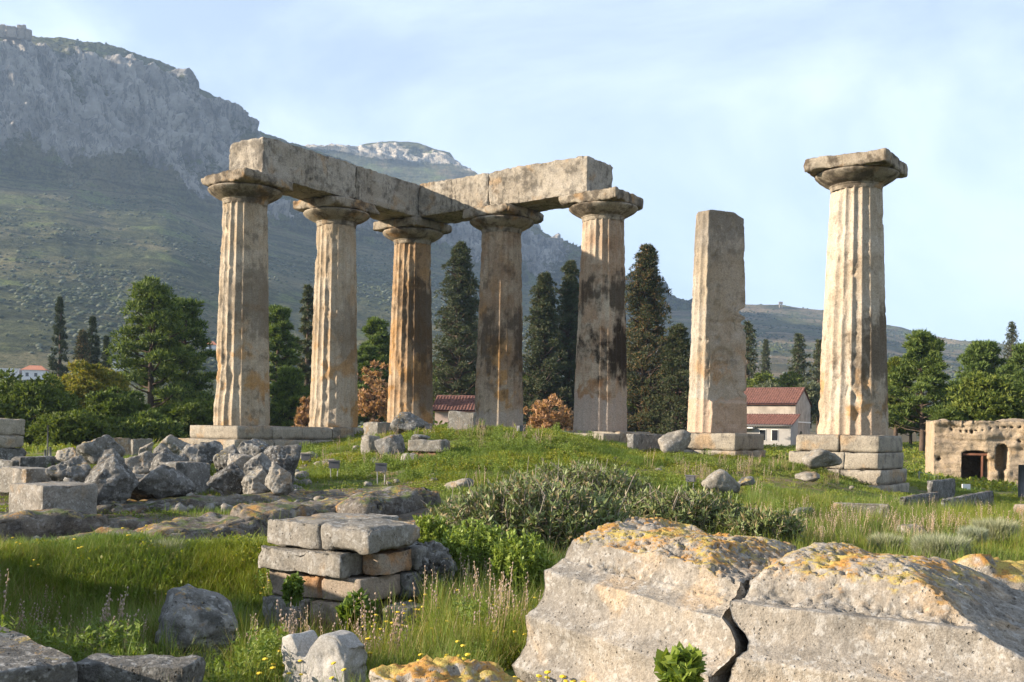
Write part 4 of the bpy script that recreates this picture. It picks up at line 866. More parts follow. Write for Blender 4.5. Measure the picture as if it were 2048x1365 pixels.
blk('stone_block', 'dark upright block right of the stepped base', 'stone block', 1860, 1866, 1912, 963, 992, 25.0, m_dark, 473, sink=0.15, wear=0.8)
blk('stone_block', 'dark low wall stone behind the pink grass at the right', 'stone block', 1800, 1812, 1880, 995, 1026, 20.5, m_dark, 474, sink=0.15, wear=0.8)
blk('stone_block', 'second dark wall stone behind the pink grass, further right', 'stone block', 1885, 1895, 1990, 1000, 1036, 20.0, m_dark, 475, sink=0.15, wear=0.8)
blk('stone_block', 'orange tinted block end at the right edge', 'stone block', 2028, 2100, 2110, 1014, 1040, 18.5, m_warm, 476, sink=0.1, wear=0.8)
blk('stone_block', 'grey half buried stone in the grass behind the fallen drums', 'stone block', 1588, 1600, 1630, 1020, 1042, 16.0, m_grey, 477, sink=0.1, wear=1.2, chips=8)
bo('pale stone behind the drum crack, low in the grass', 1800, 1850, 1052, 1072, 14.4, m_pale, 478, **ST)

# ---- floodlights, posts
m_metal = flat_mat('grey_painted_metal', (0.085, 0.085, 0.09), 0.5, 0.15, 6, 0.4)
m_steel = flat_mat('galvanised_steel', (0.26, 0.26, 0.255), 0.45, 0.1, 8, 0.5, 0.6)
m_glass = flat_mat('lamp_glass', (0.05, 0.055, 0.06), 0.1, 0.1, 3, 0.5)
m_rust = flat_mat('rusty_iron', (0.16, 0.07, 0.04), 0.8, 0.3, 6)
def floodlight(label, px, py0, py1, Y, s=1.0, rz=0.0):
    g = at(px, py1, Y); h = (py1 - py0) * Y / F
    t = thing('floodlight', label, 'floodlight', (g.x, Y, g.z - 0.05), rz, 'small floodlights in the grass')
    w = 0.2 * s; hh = 0.15 * s
    V, Q = boxarr(-w/2, w/2, -0.06, 0.06, h - hh + 0.05, h + 0.05); bm = joinm([(V, Q), boxarr(-w/2 - .01, w/2 + .01, -0.075, -0.061, h + 0.03, h + 0.06)])
    o = link('head', mesh('head', *bm, smooth=False), m_metal, t)
    V, Q = boxarr(-w/2 + .015, w/2 - .015, 0.061, 0.066, h - hh + 0.065, h + 0.035); link('glass', mesh('glass', V, Q, False), m_glass, o)
    for sx in (-1, 1):
        V, Q = tube([(sx * w * 0.36, 0, h - hh + 0.06), (sx * w * 0.30, 0, -0.05)], 0.011 * s, 6); link('leg', mesh('leg', V, Q), m_steel, t)
floodlight('floodlight on two legs in the grass, nearest the boulder heap', 612, 908, 940, 23.0, 1.0)
floodlight('dark floodlight on tall legs below the left slope of the mound', 668, 922, 966, 19.6, 0.95)
floodlight('floodlight on tall legs in front of the long pale ledge', 762, 927, 976, 19.0, 1.0)
floodlight('tiny floodlight in front of the orange column foot', 857, 848, 866, 26.5, 0.9)
floodlight('tiny floodlight in front of the brown column foot', 966, 852, 868, 27.5, 0.8)
floodlight('white lit floodlight between the brown and blackened columns', 1042, 852, 876, 26.0, 0.9, 0.6)
floodlight('small floodlight beside the big pale boulder', 1381, 951, 985, 19.4, 0.8, -0.4)
def post(label, px, py0, py1, Y, r, m, name='metal_post', cat='post', group=None, bend=0.0):
    g = at(px, py1, Y); h = (py1 - py0) * Y / F; V, Q = tube([(0, 0, -0.25), (0, 0, h * .5), (bend, 0, h)], r, 8)
    c = (np.array([[0, 0, h]]), None)
    T = np.stack([np.arange(1, 7), np.arange(2, 8), np.zeros(6, int)], -1) + len(V) - 8
    return tag(link(name, mesh(name, V, [T, Q]), m, None, (g.x, Y, g.z)), label, cat, group)
post('shorter of two grey posts standing left of the boulder heap', 90, 900, 930, 20.6, 0.026, m_steel, group='two short posts')
post('taller of two grey posts standing left of the boulder heap', 100, 894, 930, 20.6, 0.028, m_steel, group='two short posts')
post('thin dark pole in front of the left trees', 95, 850, 915, 24.0, 0.018, m_metal, name='thin_pole', cat='pole')
def fence_rail():
    t = thing('wire_fence', 'thin wire fence on pale stakes in front of the cave wall', 'fence', at(1838, 985, 34)[:], 0)
    q0 = at(1838, 985, 34)
    pts = [(1838, 943, 34), (1875, 952, 36), (1925, 968, 38), (2060, 968, 40)]
    for px, py, Y in pts:
        g = at(px, py, Y) - q0; V, Q = tube([(g.x, g.y, g.z - 0.95), (g.x, g.y, g.z)], 0.022, 6); link('stake', mesh('stake', V, Q), m_steel, t)
    for dz in (0.02, 0.42):
        w = [at(px, py, Y) - q0 - Vector((0, 0, dz)) for px, py, Y in pts]
        V, Q = tube([x[:] for x in w], 0.007, 5); link('wire', mesh('wire', V, Q), m_steel, t)
fence_rail()
m_board = flat_mat('white_board', (0.75, 0.73, 0.68), 0.6, 0.05)
def info_board():
    q = at(1932, 990, 33); t = thing('info_board', 'small blank white board on a low stand before the cave wall', 'board', (q.x, 33, q.z), 0.2)
    V, Q = boxarr(-.14, .14, -.02, .02, .05, .34); link('panel', mesh('panel', V, Q, False), m_board, t)
    for sx in (-.1, .1):
        V, Q = tube([(sx, .03, -.2), (sx, .03, .3)], .012); link('leg', mesh('leg', V, Q), m_metal, t)
info_board()
post('dark flat post at the right edge before the cave wall', 2042, 930, 1010, 30.0, 0.09, m_metal, name='post', cat='post')

# ---- rock cut cave wall on the right
m_cave = stone('cave_rock', (0.44, 0.35, 0.245), (0.38, 0.30, 0.21), (0.16, 0.13, 0.10), 0.4, 0.50, (0.46, 0.32, 0.18), 0.3, pit=0.9, sc=0.7, bump=0.06, topdark=0.4, streak=0.2)
def cave_wall():
    Y = 45.0; c = at(1866, 990, Y); S = Y / F; W, H, D = 8.6, 3.55, 4.2; rz = -0.30
    P, Q = block_arr((W, D, H), 481, chips=4, rough=0.05, step=0.06, wear=0.6)
    V0, Q = cubegrid((150, 20, 66)); P = V0 * np.array([W, D, H]) / 2; P[:, 2] += H / 2
    u = P[:, 0] + W / 2; z = P[:, 2]; front = P[:, 1] < -D / 2 + 1e-4
    P[:, 2] -= (z > H - 1e-3) * (0.05 + 0.22 * sstep(0.5, 0.9, u) * sstep(3.4, 1.2, u) + 0.22 * fbm(P, 0.9, 5, 4)) 
    sc = 1.0 / 0.9
    def el(uc, zc, ru, rz_, pw=4): return (np.abs((u - uc) / ru) ** pw + np.abs((z - zc) / rz_) ** pw) < 1
    door = (u > 1.20) & (u < 2.14) & (z > 0.45) & (z < 2.12) | el(1.67, 1.3, 0.52, 0.9, 5)
    niche = el(2.72, 2.10, 0.25, 0.42, 2.4) | el(2.72, 1.62, 0.24, 0.28, 3) | ((u > 2.60) & (u < 2.82) & (z > 0.55) & (z < 1.6))
    P[:, 1] += np.where(front, 0.26 * fbm(P, 0.8, 5, 9) + 0.10 * ridged(P * np.array([.4, 1, 2.0]), 1.6, 4, 12), 0)
    P[:, 1] += np.where(front & (z < 0.75), -0.5 * sstep(0.75, 0.2, z) * sstep(1.6, 2.4, u), 0)
    r = np.random.RandomState(5)
    for q in range(38):
        if q < 26: uu, zz, rr = 0.75 + 0.3 * q + r.uniform(-.05, .05), H - 0.30 - 0.22 * math.exp(-((0.3 * q - .6) / 1.0) ** 2), 0.045
        else: uu, zz, rr = r.uniform(0.2, 8.2), r.uniform(0.7, 3.1), r.uniform(0.035, 0.07)
        P[:, 1] += np.where(front & (((u - uu) ** 2 + (z - zz) ** 2) < rr * rr), 0.3, 0)
    P[:, 1] += np.where(front & door, 3.0, 0) + np.where(front & niche & ~door, 0.9, 0)
    N = vnormals(P, Q); P = P + N * (0.045 * fbm(P, 3, 4, 14) + 0.05 * fbm(P, 0.9, 3, 15))[:, None]
    P[:, 0] += W / 2; P[:, 1] += D / 2
    t = thing('cave_wall', 'tan rock cut wall with a dark doorway and a tall niche at the right', 'rock cut ruin', (c.x, Y, c.z - 0.25), rz)
    link('rock_face', mesh('rock_face', P, Q), m_cave, t)
    f = joinm([boxarr(1.2, 2.3, 0.15, 0.28, 2.0, 2.09), boxarr(1.93, 2.0, 0.16, 0.25, 0.45, 2.0)]); link('iron_frame', mesh('iron_frame', *f, smooth=False), m_rust, t)
cave_wall()

# ---- houses
m_wall = flat_mat('cream_render', (0.34, 0.295, 0.24), 0.9, 0.25, 1.5)
m_wall2 = flat_mat('grey_render', (0.33, 0.315, 0.29), 0.9, 0.14, 1.2)
m_tile = flat_mat('red_clay_tile', (0.135, 0.062, 0.047), 0.85, 0.45, 5)
m_dkwin = flat_mat('window_glass', (0.02, 0.022, 0.026), 0.15, 0.1, 2, 0.5)
m_frame = flat_mat('window_frame', (0.16, 0.15, 0.14), 0.7, 0.1)
m_ochre = flat_mat('ochre_render', (0.46, 0.33, 0.21), 0.9, 0.12, 1.0)
def tiled_slope(L, x0, y0, z0, y1, z1, pitch=0.24, thick=0.05):
    """rows of round clay tiles running from the eaves (y0, z0) up to the ridge (y1, z1)"""
    n = max(2, int(L / pitch)); per = 5; a = np.linspace(0, n, n * per + 1); wav = np.abs(np.sin(a * math.pi)) * 0.07
    sl = math.hypot(y1 - y0, z1 - z0); rows = max(2, int(sl / 0.4)); V = []
    ny, nzv = -(z1 - z0) / sl, (y1 - y0) / sl
    if nzv < 0: ny, nzv = -ny, -nzv
    ts = np.sort(np.concatenate([np.arange(rows + 1) / rows, (np.arange(1, rows) / rows) - 1e-3]))
    for t in ts:
        lift = 0.03 * (1 - (t * rows) % 1.0)
        V.append(np.stack([x0 + a / n * L, np.full(len(a), y0 + (y1 - y0) * t) + ny * (wav + lift), np.full(len(a), z0 + (z1 - z0) * t) + nzv * (wav + lift)], 1))
    V = np.concatenate(V); m_ = len(a); i = np.arange(len(V)).reshape(-1, m_)
    Q = np.stack([i[:-1, :-1], i[:-1, 1:], i[1:, 1:], i[1:, :-1]], -1).reshape(-1, 4)
    if y1 < y0: Q = Q[:, ::-1]
    return V, Q
def gable_house(name, label, px, Y, pyb, ang, L, D, he, hr, mw, wins=(), chimney=False, arch=False, over=0.3, chim_m=None):
    g = at(px, pyb, Y); t = thing(name, label, 'house', (g.x, Y, g.z), -ang)
    # local x runs left along the lit front (negative), y runs back; the near corner is the origin
    V = np.array([(0,0,-1),(-L,0,-1),(-L,D,-1),(0,D,-1),(0,0,he),(-L,0,he),(-L,D,he),(0,D,he),(0,D/2,hr),(-L,D/2,hr)], float)
    Q4 = np.array([(1,0,4,5),(3,2,6,7),(0,3,7,4),(2,1,5,6)]); T3 = np.array([(4,7,8),(6,5,9)])
    link('wall', mesh('wall', V, [T3, Q4], False), mw, t)
    s = (hr - he) / (D / 2)
    rf = link('roof', mesh('roof', *joinm([tuple([np.array([(-L-over,-over,he-over*s+.0),(over*.5,-over,he-over*s),(over*.5,D/2,hr+.04),(-L-over,D/2,hr+.04),(-L-over,D+over,he-over*s),(over*.5,D+over,he-over*s)]), np.array([(0,1,2,3),(3,2,5,4)])])]), smooth=False), m_tile, t)
    kind(link('tile_cover', mesh('tile_cover', *joinm([tiled_slope(L + over * 1.5, -L - over, -over, he - over * s + .05, D / 2, hr + .08), tiled_slope(L + over * 1.5, -L - over, D + over, he - over * s + .05, D / 2, hr + .08)])), m_tile, rf), 'stuff')
    V_, Q_ = tube([(-L - over, D / 2, hr + .1), (over * .5, D / 2, hr + .1)], 0.11, 8); link('ridge_cap', mesh('ridge_cap', V_, Q_), m_tile, rf)
    for (x0, x1, z0, z1) in wins:
        V_, Q_ = boxarr(x0 - .06, x1 + .06, -0.05, 0.03, z0 - .06, z1 + .06); fr = link('window', mesh('window', V_, Q_, False), m_frame, t)
        V_, Q_ = boxarr(x0, x1, -0.07, -0.052, z0, z1); link('pane', mesh('pane', V_, Q_, False), m_dkwin, fr)
    return t
Yh = 100.0
hh = gable_house('house', 'cream house with a red tiled gable roof between the two right columns', 1590, Yh, 893, 0.50, 14.0, 6.4, 4.15, 5.65, m_wall)
# string course and round arched window on the gable, drain pipe on the front
V_, Q_ = boxarr(0.0, 0.06, -0.05, 6.4, 2.3, 2.42); link('string_course', mesh('string_course', V_, Q_, False), m_board, hh)
aw = np.array([(0.05, 2.3 + 0.62 * math.cos(a_), 0.75 + (0.75 * math.sin(a_) if math.sin(a_) > 0 else 0.5 * math.sin(a_))) for a_ in np.linspace(0, 2 * math.pi, 20, endpoint=False)])
aw = np.concatenate([aw, aw - np.array([0.3, 0, 0])]); i_ = np.arange(20); j_ = np.roll(i_, -1)
wq = np.stack([i_, j_, j_ + 20, i_ + 20], -1); wt3 = np.stack([np.zeros(18, int), i_[1:19], i_[2:20]], -1)
link('arched_window', mesh('arched_window', aw, [wt3, wq], False), m_dkwin, hh)
V_, Q_ = tube([(-6.6, -0.08, 2.4), (-6.6, -0.08, 3.6)], 0.07); link('flue_pipe', mesh('flue_pipe', V_, Q_), m_frame, hh)
def extension():
    g = at(1581, 893, 96.5); t = thing('house_extension', 'low grey annex with a red lean-to roof in front of the cream house', 'house annex', (g.x, 96.5, g.z), -0.50)
    L, D, he, hr = 12.0, 2.9, 2.0, 2.95
    V = np.array([(0,0,-1),(-L,0,-1),(-L,D,-1),(0,D,-1),(0,0,he),(-L,0,he),(-L,D,hr),(0,D,hr)], float)
    link('wall', mesh('wall', V, np.array([(1,0,4,5),(3,2,6,7),(0,3,7,4),(2,1,5,6),(5,4,7,6)]), False), m_wall2, t)
    s = (hr - he) / D; V2, Q2 = tiled_slope(L + .5, -L - .25, -.35, he - .35 * s + .05, D, hr + .06); rf = link('roof', mesh('roof', V2, Q2), m_tile, t)
    V_, Q_ = tube([(-L - .25, -.4, he - .08), (.25, -.4, he - .08)], 0.07); link('gutter', mesh('gutter', V_, Q_), m_frame, t)
    for x0 in (-1.75, -2.9, -5.1):
        V_, Q_ = boxarr(x0 - .05, x0 + .6, -0.04, 0.03, .45, 1.55); fr = link('window', mesh('window', V_, Q_, False), m_board, t)
        V_, Q_ = boxarr(x0, x0 + .55, -0.06, -0.042, .5, 1.5); link('pane', mesh('pane', V_, Q_, False), m_dkwin, fr)
    V_, Q_ = boxarr(-7.5, -3.4, -.75, -.02, 1.62, 1.72); link('awning', mesh('awning', V_, Q_, False), m_board, t)
extension()
gable_house('house', 'low pink house with a red tiled roof behind the brown column', 1010, 78.0, 900, 0.10, 5.4, 5.0, 2.95, 3.95, flat_mat('pink_render', (0.50, 0.38, 0.31), 0.9, 0.1))
gable_house('house', 'ochre house glimpsed under the right pine beside the rightmost column', 1832, 95.0, 895, 0.3, 5.0, 5.0, 3.6, 5.0, m_ochre, wins=((-1.6, -0.9, 1.6, 2.8),))

def nearest(P, px, py, ymax=1e9):
    x = F * P[:, 0] / P[:, 1]; y = -F * P[:, 2] / P[:, 1]
    qx = 1024 + x * CR - y * SR; qy = YH + x * SR + y * CR
    d = (qx - px) ** 2 + (qy - py) ** 2 + 1e9 * (P[:, 1] > ymax)
    return P[np.argmin(d)]
m_stucco = flat_mat('white_stucco', (0.62, 0.60, 0.57), 0.9, 0.08)
def far_house(label, px, py, w, h, d, tiled, mw=None):
    q = nearest(PA, px, py, 640)
    t = thing('far_house', label, 'house', (q[0], q[1], q[2] - 0.6), 0.25)
    V_, Q_ = boxarr(-w/2, w/2, -d/2, d/2, -2, h); link('wall', mesh('wall', V_, Q_, False), mw or m_stucco, t)
    if tiled:
        V = np.array([(-w/2-.4,-d/2-.4,h),(w/2+.4,-d/2-.4,h),(w/2+.4,d/2+.4,h),(-w/2-.4,d/2+.4,h),(-w/2+d*.3,0,h+1.7),(w/2-d*.3,0,h+1.7)], float)
        link('roof', mesh('roof', V, [np.array([(1,2,5),(3,0,4)]), np.array([(0,1,5,4),(2,3,4,5),(3,2,1,0)])], False), flat_mat('orange_tile', (0.42, 0.16, 0.08), 0.9, 0.2), t)
    else:
        V_, Q_ = boxarr(-w/2-.15, w/2+.15, -d/2-.15, d/2+.15, h, h + .3); link('roof', mesh('roof', V_, Q_, False), m_stucco, t)
    for k in range(max(1, int(w / 3))):
        x = -w/2 + 1.2 + k * 2.8; V_, Q_ = boxarr(x, x + 1.0, -d/2 - .05, -d/2 + .1, .9, 2.2); link('window', mesh('window', V_, Q_, False), m_dkwin, t)
far_house('far white house with an orange hipped roof above the left trees', 70, 754, 7.5, 3.2, 6, True)
far_house('far white flat roofed house at the left edge of the valley', 22, 757, 6.5, 3.4, 5, False)
far_house('tiny far white house just left of the big pine', 236, 742, 3.6, 3.0, 4, False)
far_house('tiny far house with a pinkish roof just left of the leftmost column', 424, 700, 4.2, 2.6, 4, True)

# summit ruins and the little tower on the far hill
m_ruin = stone('ruin_stone', (0.34, 0.29, 0.23), (0.27, 0.235, 0.19), (0.12, 0.105, 0.09), 0.5, 0.5, pit=0.5, sc=0.12, bump=0.3)
def ruin():
    q = nearest(PA, 28, 70); t = thing('fortress_ruin', 'ruined fortress tower on the summit at the upper left', 'ruin', tuple(q), 0.2)
    r = np.random.RandomState(9)
    for k, (x, w, d, h) in enumerate(((-1.0, 8.0, 7.0, 6.0), (6.2, 6.5, 6.0, 7.8), (11.4, 4.5, 5.0, 5.0), (-8.5, 7, 5, 6.5), (-17, 10, 4, 6.0), (-28, 12, 4, 7))):
        P, Q = block_arr((w, d, h + 4), 500 + k, chips=6, rough=0.7, step=0.7, wear=1.4); P[:, 2] -= 4
        P[:, 2] += (P[:, 2] > h - 1.5) * 1.2 * fbm(P, 0.5, 3, k)
        link('tower' if k < 3 else 'wall', mesh('wall', P, Q), m_ruin, t, (x, r.uniform(-1, 1), 0))
ruin()
def watch_tower():
    q = nearest(PC, 1560, 615); t = thing('hill_tower', 'tiny tower standing on the skyline of the low hill', 'tower', tuple(q), 0)
    for sx in (-1.6, 1.6):
        V_, Q_ = boxarr(sx - .5, sx + .5, -1.5, 1.5, -1, 5); link('leg', mesh('leg', V_, Q_, False), m_ruin, t)
    V_, Q_ = boxarr(-2.6, 2.6, -1.8, 1.8, 5, 8.2); link('cabin', mesh('cabin', V_, Q_, False), m_ruin, t)
watch_tower()
# utility pole with wires
def utility_pole():
    q = at(1893, 875, 72); t = thing('utility_pole', 'wooden utility pole with four wires among the right pines', 'utility pole', (q.x, 72, q.z - 1.0), 0)
    H = (875 - 776) * 72 / F + 1.0
    V_, Q_ = tube([(0, 0, 0), (0, 0, H)], [0.13, 0.09], 8); link('pole', mesh('pole', V_, Q_), flat_mat('weathered_timber', (0.20, 0.17, 0.14), 0.9, 0.2), t)
    for k in range(4):
        z = H - 0.25 - 0.27 * k; V_, Q_ = boxarr(-.09, .09, -.2, -.1, z - .05, z + .05); link('insulator', mesh('insulator', V_, Q_, False), m_board, t)
        pts = [(26 * s, 2 * s, z - 1.2 * math.sin(math.pi * s) * .8 - 2.2 * s) for s in np.linspace(0, 1, 12)]
        V_, Q_ = tube(pts, 0.02, 4); link('wire', mesh('wire', V_, Q_), m_steel, t)
utility_pole()
# ------------------------------------------------------------------ trees
def tufts(C, Dir, ln, wd, k, seed, spread=0.8, up=0.0):
    """k thin triangular sprays from every point, leaning around the given direction"""
    r = np.random.RandomState(seed); n = len(C)
    C = np.repeat(C, k, 0); D = np.repeat(Dir, k, 0) + r.normal(0, spread, (n * k, 3)); D[:, 2] += up
    D /= np.linalg.norm(D, axis=1)[:, None] + 1e-9
    s = np.cross(D, r.normal(0, 1, (n * k, 3))); s /= np.linalg.norm(s, axis=1)[:, None] + 1e-9
    L = np.repeat(np.broadcast_to(ln, (n,)), k)[:, None] * r.uniform(0.6, 1.25, (n * k, 1)); W = wd * r.uniform(0.7, 1.3, (n * k, 1))
    V = np.stack([C - s * W, C + s * W, C + D * L], 1).reshape(-1, 3)
    return V, np.arange(len(V)).reshape(-1, 3)
def clumps(cc, rad, m, ln, wd, k, seed, squash=0.7, up=0.35, spread=0.75, low=-0.35):
    r = np.random.RandomState(seed); n = len(cc)
    d = r.normal(0, 1, (n, m, 3)); d /= np.linalg.norm(d, axis=2)[:, :, None]
    d[:, :, 2] = np.where(d[:, :, 2] < low, -d[:, :, 2], d[:, :, 2])
    q = d * np.array([1, 1, squash]) * np.asarray(rad)[:, None, None] * r.uniform(0.55, 1.05, (n, m, 1)) + cc[:, None]
    return tufts(q.reshape(-1, 3), d.reshape(-1, 3), ln, wd, k, seed + 1, spread, up)
def limbs(base_r, H, tips, seed, lean=0.0):
    parts = []; z = np.linspace(-0.4, H * 0.93, 9); r = np.random.RandomState(seed)
    wob = np.cumsum(r.normal(0, 0.025 * H / 9, (9, 2)), 0); pts = np.c_[wob[:, 0] + lean * z, wob[:, 1], z]
    parts.append(tube(pts, base_r * (1 - 0.88 * np.clip(z / H, 0, 1)), 9))
    for tp in tips:
        zb = max(0.12 * H, tp[2] - 0.35 * math.hypot(tp[0], tp[1])); b = np.array([np.interp(zb, z, pts[:, 0]), np.interp(zb, z, pts[:, 1]), zb])
        mid = (b + tp) / 2 + np.array([0, 0, -0.06 * np.linalg.norm(tp - b)])
        parts.append(tube([b, mid, tp], [base_r * 0.28, base_r * 0.18, base_r * 0.06], 5))
    return joinm(parts)
m_bark = stone('bark', (0.14, 0.10, 0.075), (0.09, 0.07, 0.055), (0.04, 0.03, 0.025), 0.5, 0.5, pit=0.6, sc=2.0, streak=0.5, bump=0.03)
LM = {
 'pine': leaf_mat('pine_needle', (0.075, 0.122, 0.028), (0.145, 0.19, 0.046), (0.035, 0.06, 0.02), 0.25),
 'bright': leaf_mat('bright_pine_needle', (0.10, 0.14, 0.025), (0.17, 0.19, 0.035), (0.06, 0.09, 0.02), 0.25),
 'dark': leaf_mat('dark_conifer_spray', (0.04, 0.058, 0.028), (0.078, 0.096, 0.044), (0.09, 0.075, 0.035), 0.15),
 'brown': leaf_mat('cone_laden_spray', (0.035, 0.05, 0.024), (0.07, 0.08, 0.035), (0.20, 0.12, 0.05), 0.15),
 'cypress': leaf_mat('cypress_spray', (0.028, 0.042, 0.018), (0.05, 0.065, 0.026), None, 0.12),
 'yellow': leaf_mat('yellow_green_leaf', (0.16, 0.17, 0.03), (0.24, 0.21, 0.045), (0.09, 0.12, 0.03), 0.3),
 'green': leaf_mat('broad_green_leaf', (0.058, 0.092, 0.02), (0.11, 0.145, 0.032), None, 0.28),
 'orange': leaf_mat('autumn_leaf', (0.30, 0.17, 0.09), (0.42, 0.27, 0.17), (0.20, 0.13, 0.09), 0.3),
 'olive': leaf_mat('grey_green_leaf', (0.09, 0.11, 0.06), (0.15, 0.165, 0.10), None, 0.2)}
def crown_points(kindn, W, H, seed, style_mat=''):
    r = np.random.RandomState(seed); C, Rr, tips = [], [], []
    if kindn == 'pine':
        nb = 52
        for i in range(nb):
            h = 0.14 + 0.84 * ((i + r.rand()) / nb); az = i * 2.4 + r.uniform(-.5, .5)
            prof = (1 - h) ** 0.62 * (0.55 + 0.45 * min(1, h / 0.25)) + 0.04
            L = W / 2 * prof * r.uniform(0.72, 1.28); zz = h * H
            e = np.array([math.cos(az) * L, math.sin(az) * L, zz + 0.12 * L]); tips.append(e)
            for f in np.arange(1.0, 0.3, -0.24):
                C.append(e * np.array([f, f, 1]) + np.array([0, 0, -0.10 * L * (1 - f)]) + r.normal(0, 0.10 * W / 6, 3)); Rr.append(W / 6 * r.uniform(0.46, 0.78) * (0.7 + 0.3 * f))
    elif kindn in ('dark', 'brown'):
        nb = 180
        for i in range(nb):
            h = 0.05 + 0.94 * ((i + r.rand()) / nb); az = i * 2.4 + r.uniform(-.6, .6)
            prof = min(1.0, (1 - h) * 1.75) ** 0.75 * (0.85 + 0.15 * math.sin(i * 0.9)) + 0.03
            L = W / 2 * prof * r.uniform(0.62, 1.24) * (1 + 0.16 * math.sin(az * 2 + h * 9)); zz = h * H
            e = np.array([math.cos(az) * L, math.sin(az) * L, zz]); tips.append(e)
            for f in (1.0, 0.62):
                C.append(e * np.array([f, f, 1]) + np.array([0, 0, 0.10 * L * f]) + r.normal(0, 0.08, 3)); Rr.append(W / 4 * r.uniform(0.40, 0.66) * (0.55 + 0.45 * prof))
    elif kindn == 'cypress':
        for i in range(150):
            h = r.rand() ** 0.9; prof = min(1, (1 - h) * 1.5) ** 0.7 * min(1, 0.55 + h * 3); az = r.rand() * 6.28
            L = W / 2 * prof * r.uniform(0.6, 0.95); C.append(np.array([math.cos(az) * L, math.sin(az) * L, h * H * 0.97 + 0.15])); Rr.append(W * r.uniform(0.13, 0.22) * (0.5 + .5 * prof))
    elif kindn == 'droop':
        nb = 60
        for i in range(nb):
            h = 0.12 + 0.86 * ((i + r.rand()) / nb); az = i * 2.4; L = W / 2 * ((1 - h) ** 0.7 * r.uniform(0.5, 1.25) + 0.05)
            e = np.array([math.cos(az) * L, math.sin(az) * L, h * H - 0.25 * L]); tips.append(e)
            for f in (1.0, 0.6): C.append(e * np.array([f, f, 1]) + np.array([0, 0, -0.3 * L * f])); Rr.append(W / 6 * r.uniform(0.35, 0.6))
    else:                                                           # round crowned
        n = 58; q0, q1, r0_, r1_ = (0.62, 1.0, 0.20, 0.34) if style_mat != 'orange' else (0.25, 1.25, 0.10, 0.24)
        for i in range(n):
            ph = math.acos(1 - 1.55 * (i + .5) / n); az = i * 2.4; q = r.uniform(q0, q1)
            C.append(np.array([math.cos(az) * math.sin(ph) * W / 2 * q, math.sin(az) * math.sin(ph) * W / 2 * q, H * (0.47 + 0.50 * math.cos(ph) * q)])); Rr.append(W / 2 * r.uniform(r0_, r1_))
            if i % (4 if style_mat != 'orange' else 1) == 0: tips.append(C[-1])
    return np.array(C), np.array(Rr), tips
_tree_cache = {}
def tree(label, px, pyt, pyb, width_px, Y, style, mat, seed, group=None, name='tree', cat='tree', m=None, ln=None, reuse=None, base_z=None, k=4, low=None):
    """style decides the branching, mat the foliage; size from the space it fills in the photograph"""
    H = (pyb - pyt) * Y / F; W = width_px * Y / F; g = at(px, pyb, Y)
    t = thing(name, label, cat, (g.x, Y, g.z), 0.0, group)
    if reuse is not None:
        # same kind of tree again: shared meshes, turned and scaled
        src, H0, W0 = _tree_cache[reuse]
        for ch in src.children:
            c = ch.copy(); COL.objects.link(c); c.parent = t
        t.rotation_euler[2] = seed * 1.7; t.scale = (W / W0, W / W0, H / H0)
        return t
    cc, rr, tips = crown_points(style, W, H, seed, mat)
    mm = m or {'pine': 46, 'dark': 30, 'brown': 30, 'cypress': 26, 'droop': 26, 'round': 60}[style]
    L = ln or {'pine': 0.30, 'dark': 0.21, 'brown': 0.21, 'cypress': 0.26, 'droop': 0.28, 'round': 0.24}[style] * (Y / 70.0) ** 0.5
    if style == 'round': k = min(k, 3)
    if Y > 100: mm = int(mm * 0.6)
    V, T = clumps(cc, rr, mm, L, L * 0.15 if style != 'round' else L * 0.3, k, seed, squash={'pine': 0.55, 'round': 0.8, 'droop': 1.2}.get(style, 0.8), up={'pine': 0.5, 'cypress': 1.2, 'droop': -0.9}.get(style, 0.25), low=-0.35 if low is None else low)
    lim = limbs({'round': 0.030, 'cypress': 0.02}.get(style, 0.022) * H + 0.03, H, tips, seed)
    link('trunk', mesh('trunk', *lim), m_bark, t)
    link('crown', mesh('crown', V, T, False), LM[mat], t)
    _tree_cache[label] = (t, H, W)
    return t
TG = 'trees behind the temple'
tree('tall bushy dark pine just left of the leftmost column', 300, 568, 905, 205, 60, 'pine', 'pine', 11, TG, 'pine_tree', m=44, k=4)
tree('shorter dark pine growing into the right side of the tall bushy pine', 366, 602, 905, 150, 63, 'pine', 'pine', 12, TG, 'pine_tree', m=38)
tree('slender dark cypress alone, leftmost of the far left ones', 117, 597, 790, 32, 115, 'cypress', 'cypress', 13, TG, 'cypress_tree')
tree('narrow dark cypress with its point between two others at the left', 183, 636, 800, 34, 112, 'cypress', 'cypress', 14, TG, 'cypress_tree')
tree('thinnest dark cypress nearest the bushy pine on the left', 211, 675, 800, 18, 110, 'cypress', 'cypress', 15, TG, 'cypress_tree')
tree('brownish conifer beside the narrow left cypress', 163, 664, 800, 40, 108, 'dark', 'brown', 16, TG, 'conifer_tree', m=16)
tree('yellow green tree among the dark trees at the left', 165, 724, 905, 150, 52, 'round', 'yellow', 17, TG, m=90)
tree('second smaller yellow green tree right of the first at the left', 215, 738, 905, 90, 54, 'round', 'yellow', 18, TG, m=70)
tree('dense green tree filling the lower left behind the old wall', 60, 748, 935, 190, 44, 'round', 'green', 19, TG, m=110)
tree('dark green pine at the left edge behind the dense tree', 8, 764, 930, 120, 50, 'pine', 'pine', 20, TG, 'pine_tree')
tree('low dark shrub tree between the yellow green tree and the bushy pine', 232, 772, 915, 110, 48, 'round', 'green', 21, TG, m=80)
tree('low dark shrub tree under the bushy pine left of the platform', 380, 800, 915, 120, 52, 'round', 'green', 22, TG, m=80)
tree('dark bushy shrub in the row behind the boulder heap', 150, 830, 925, 150, 42, 'round', 'green', 23, TG, m=90)
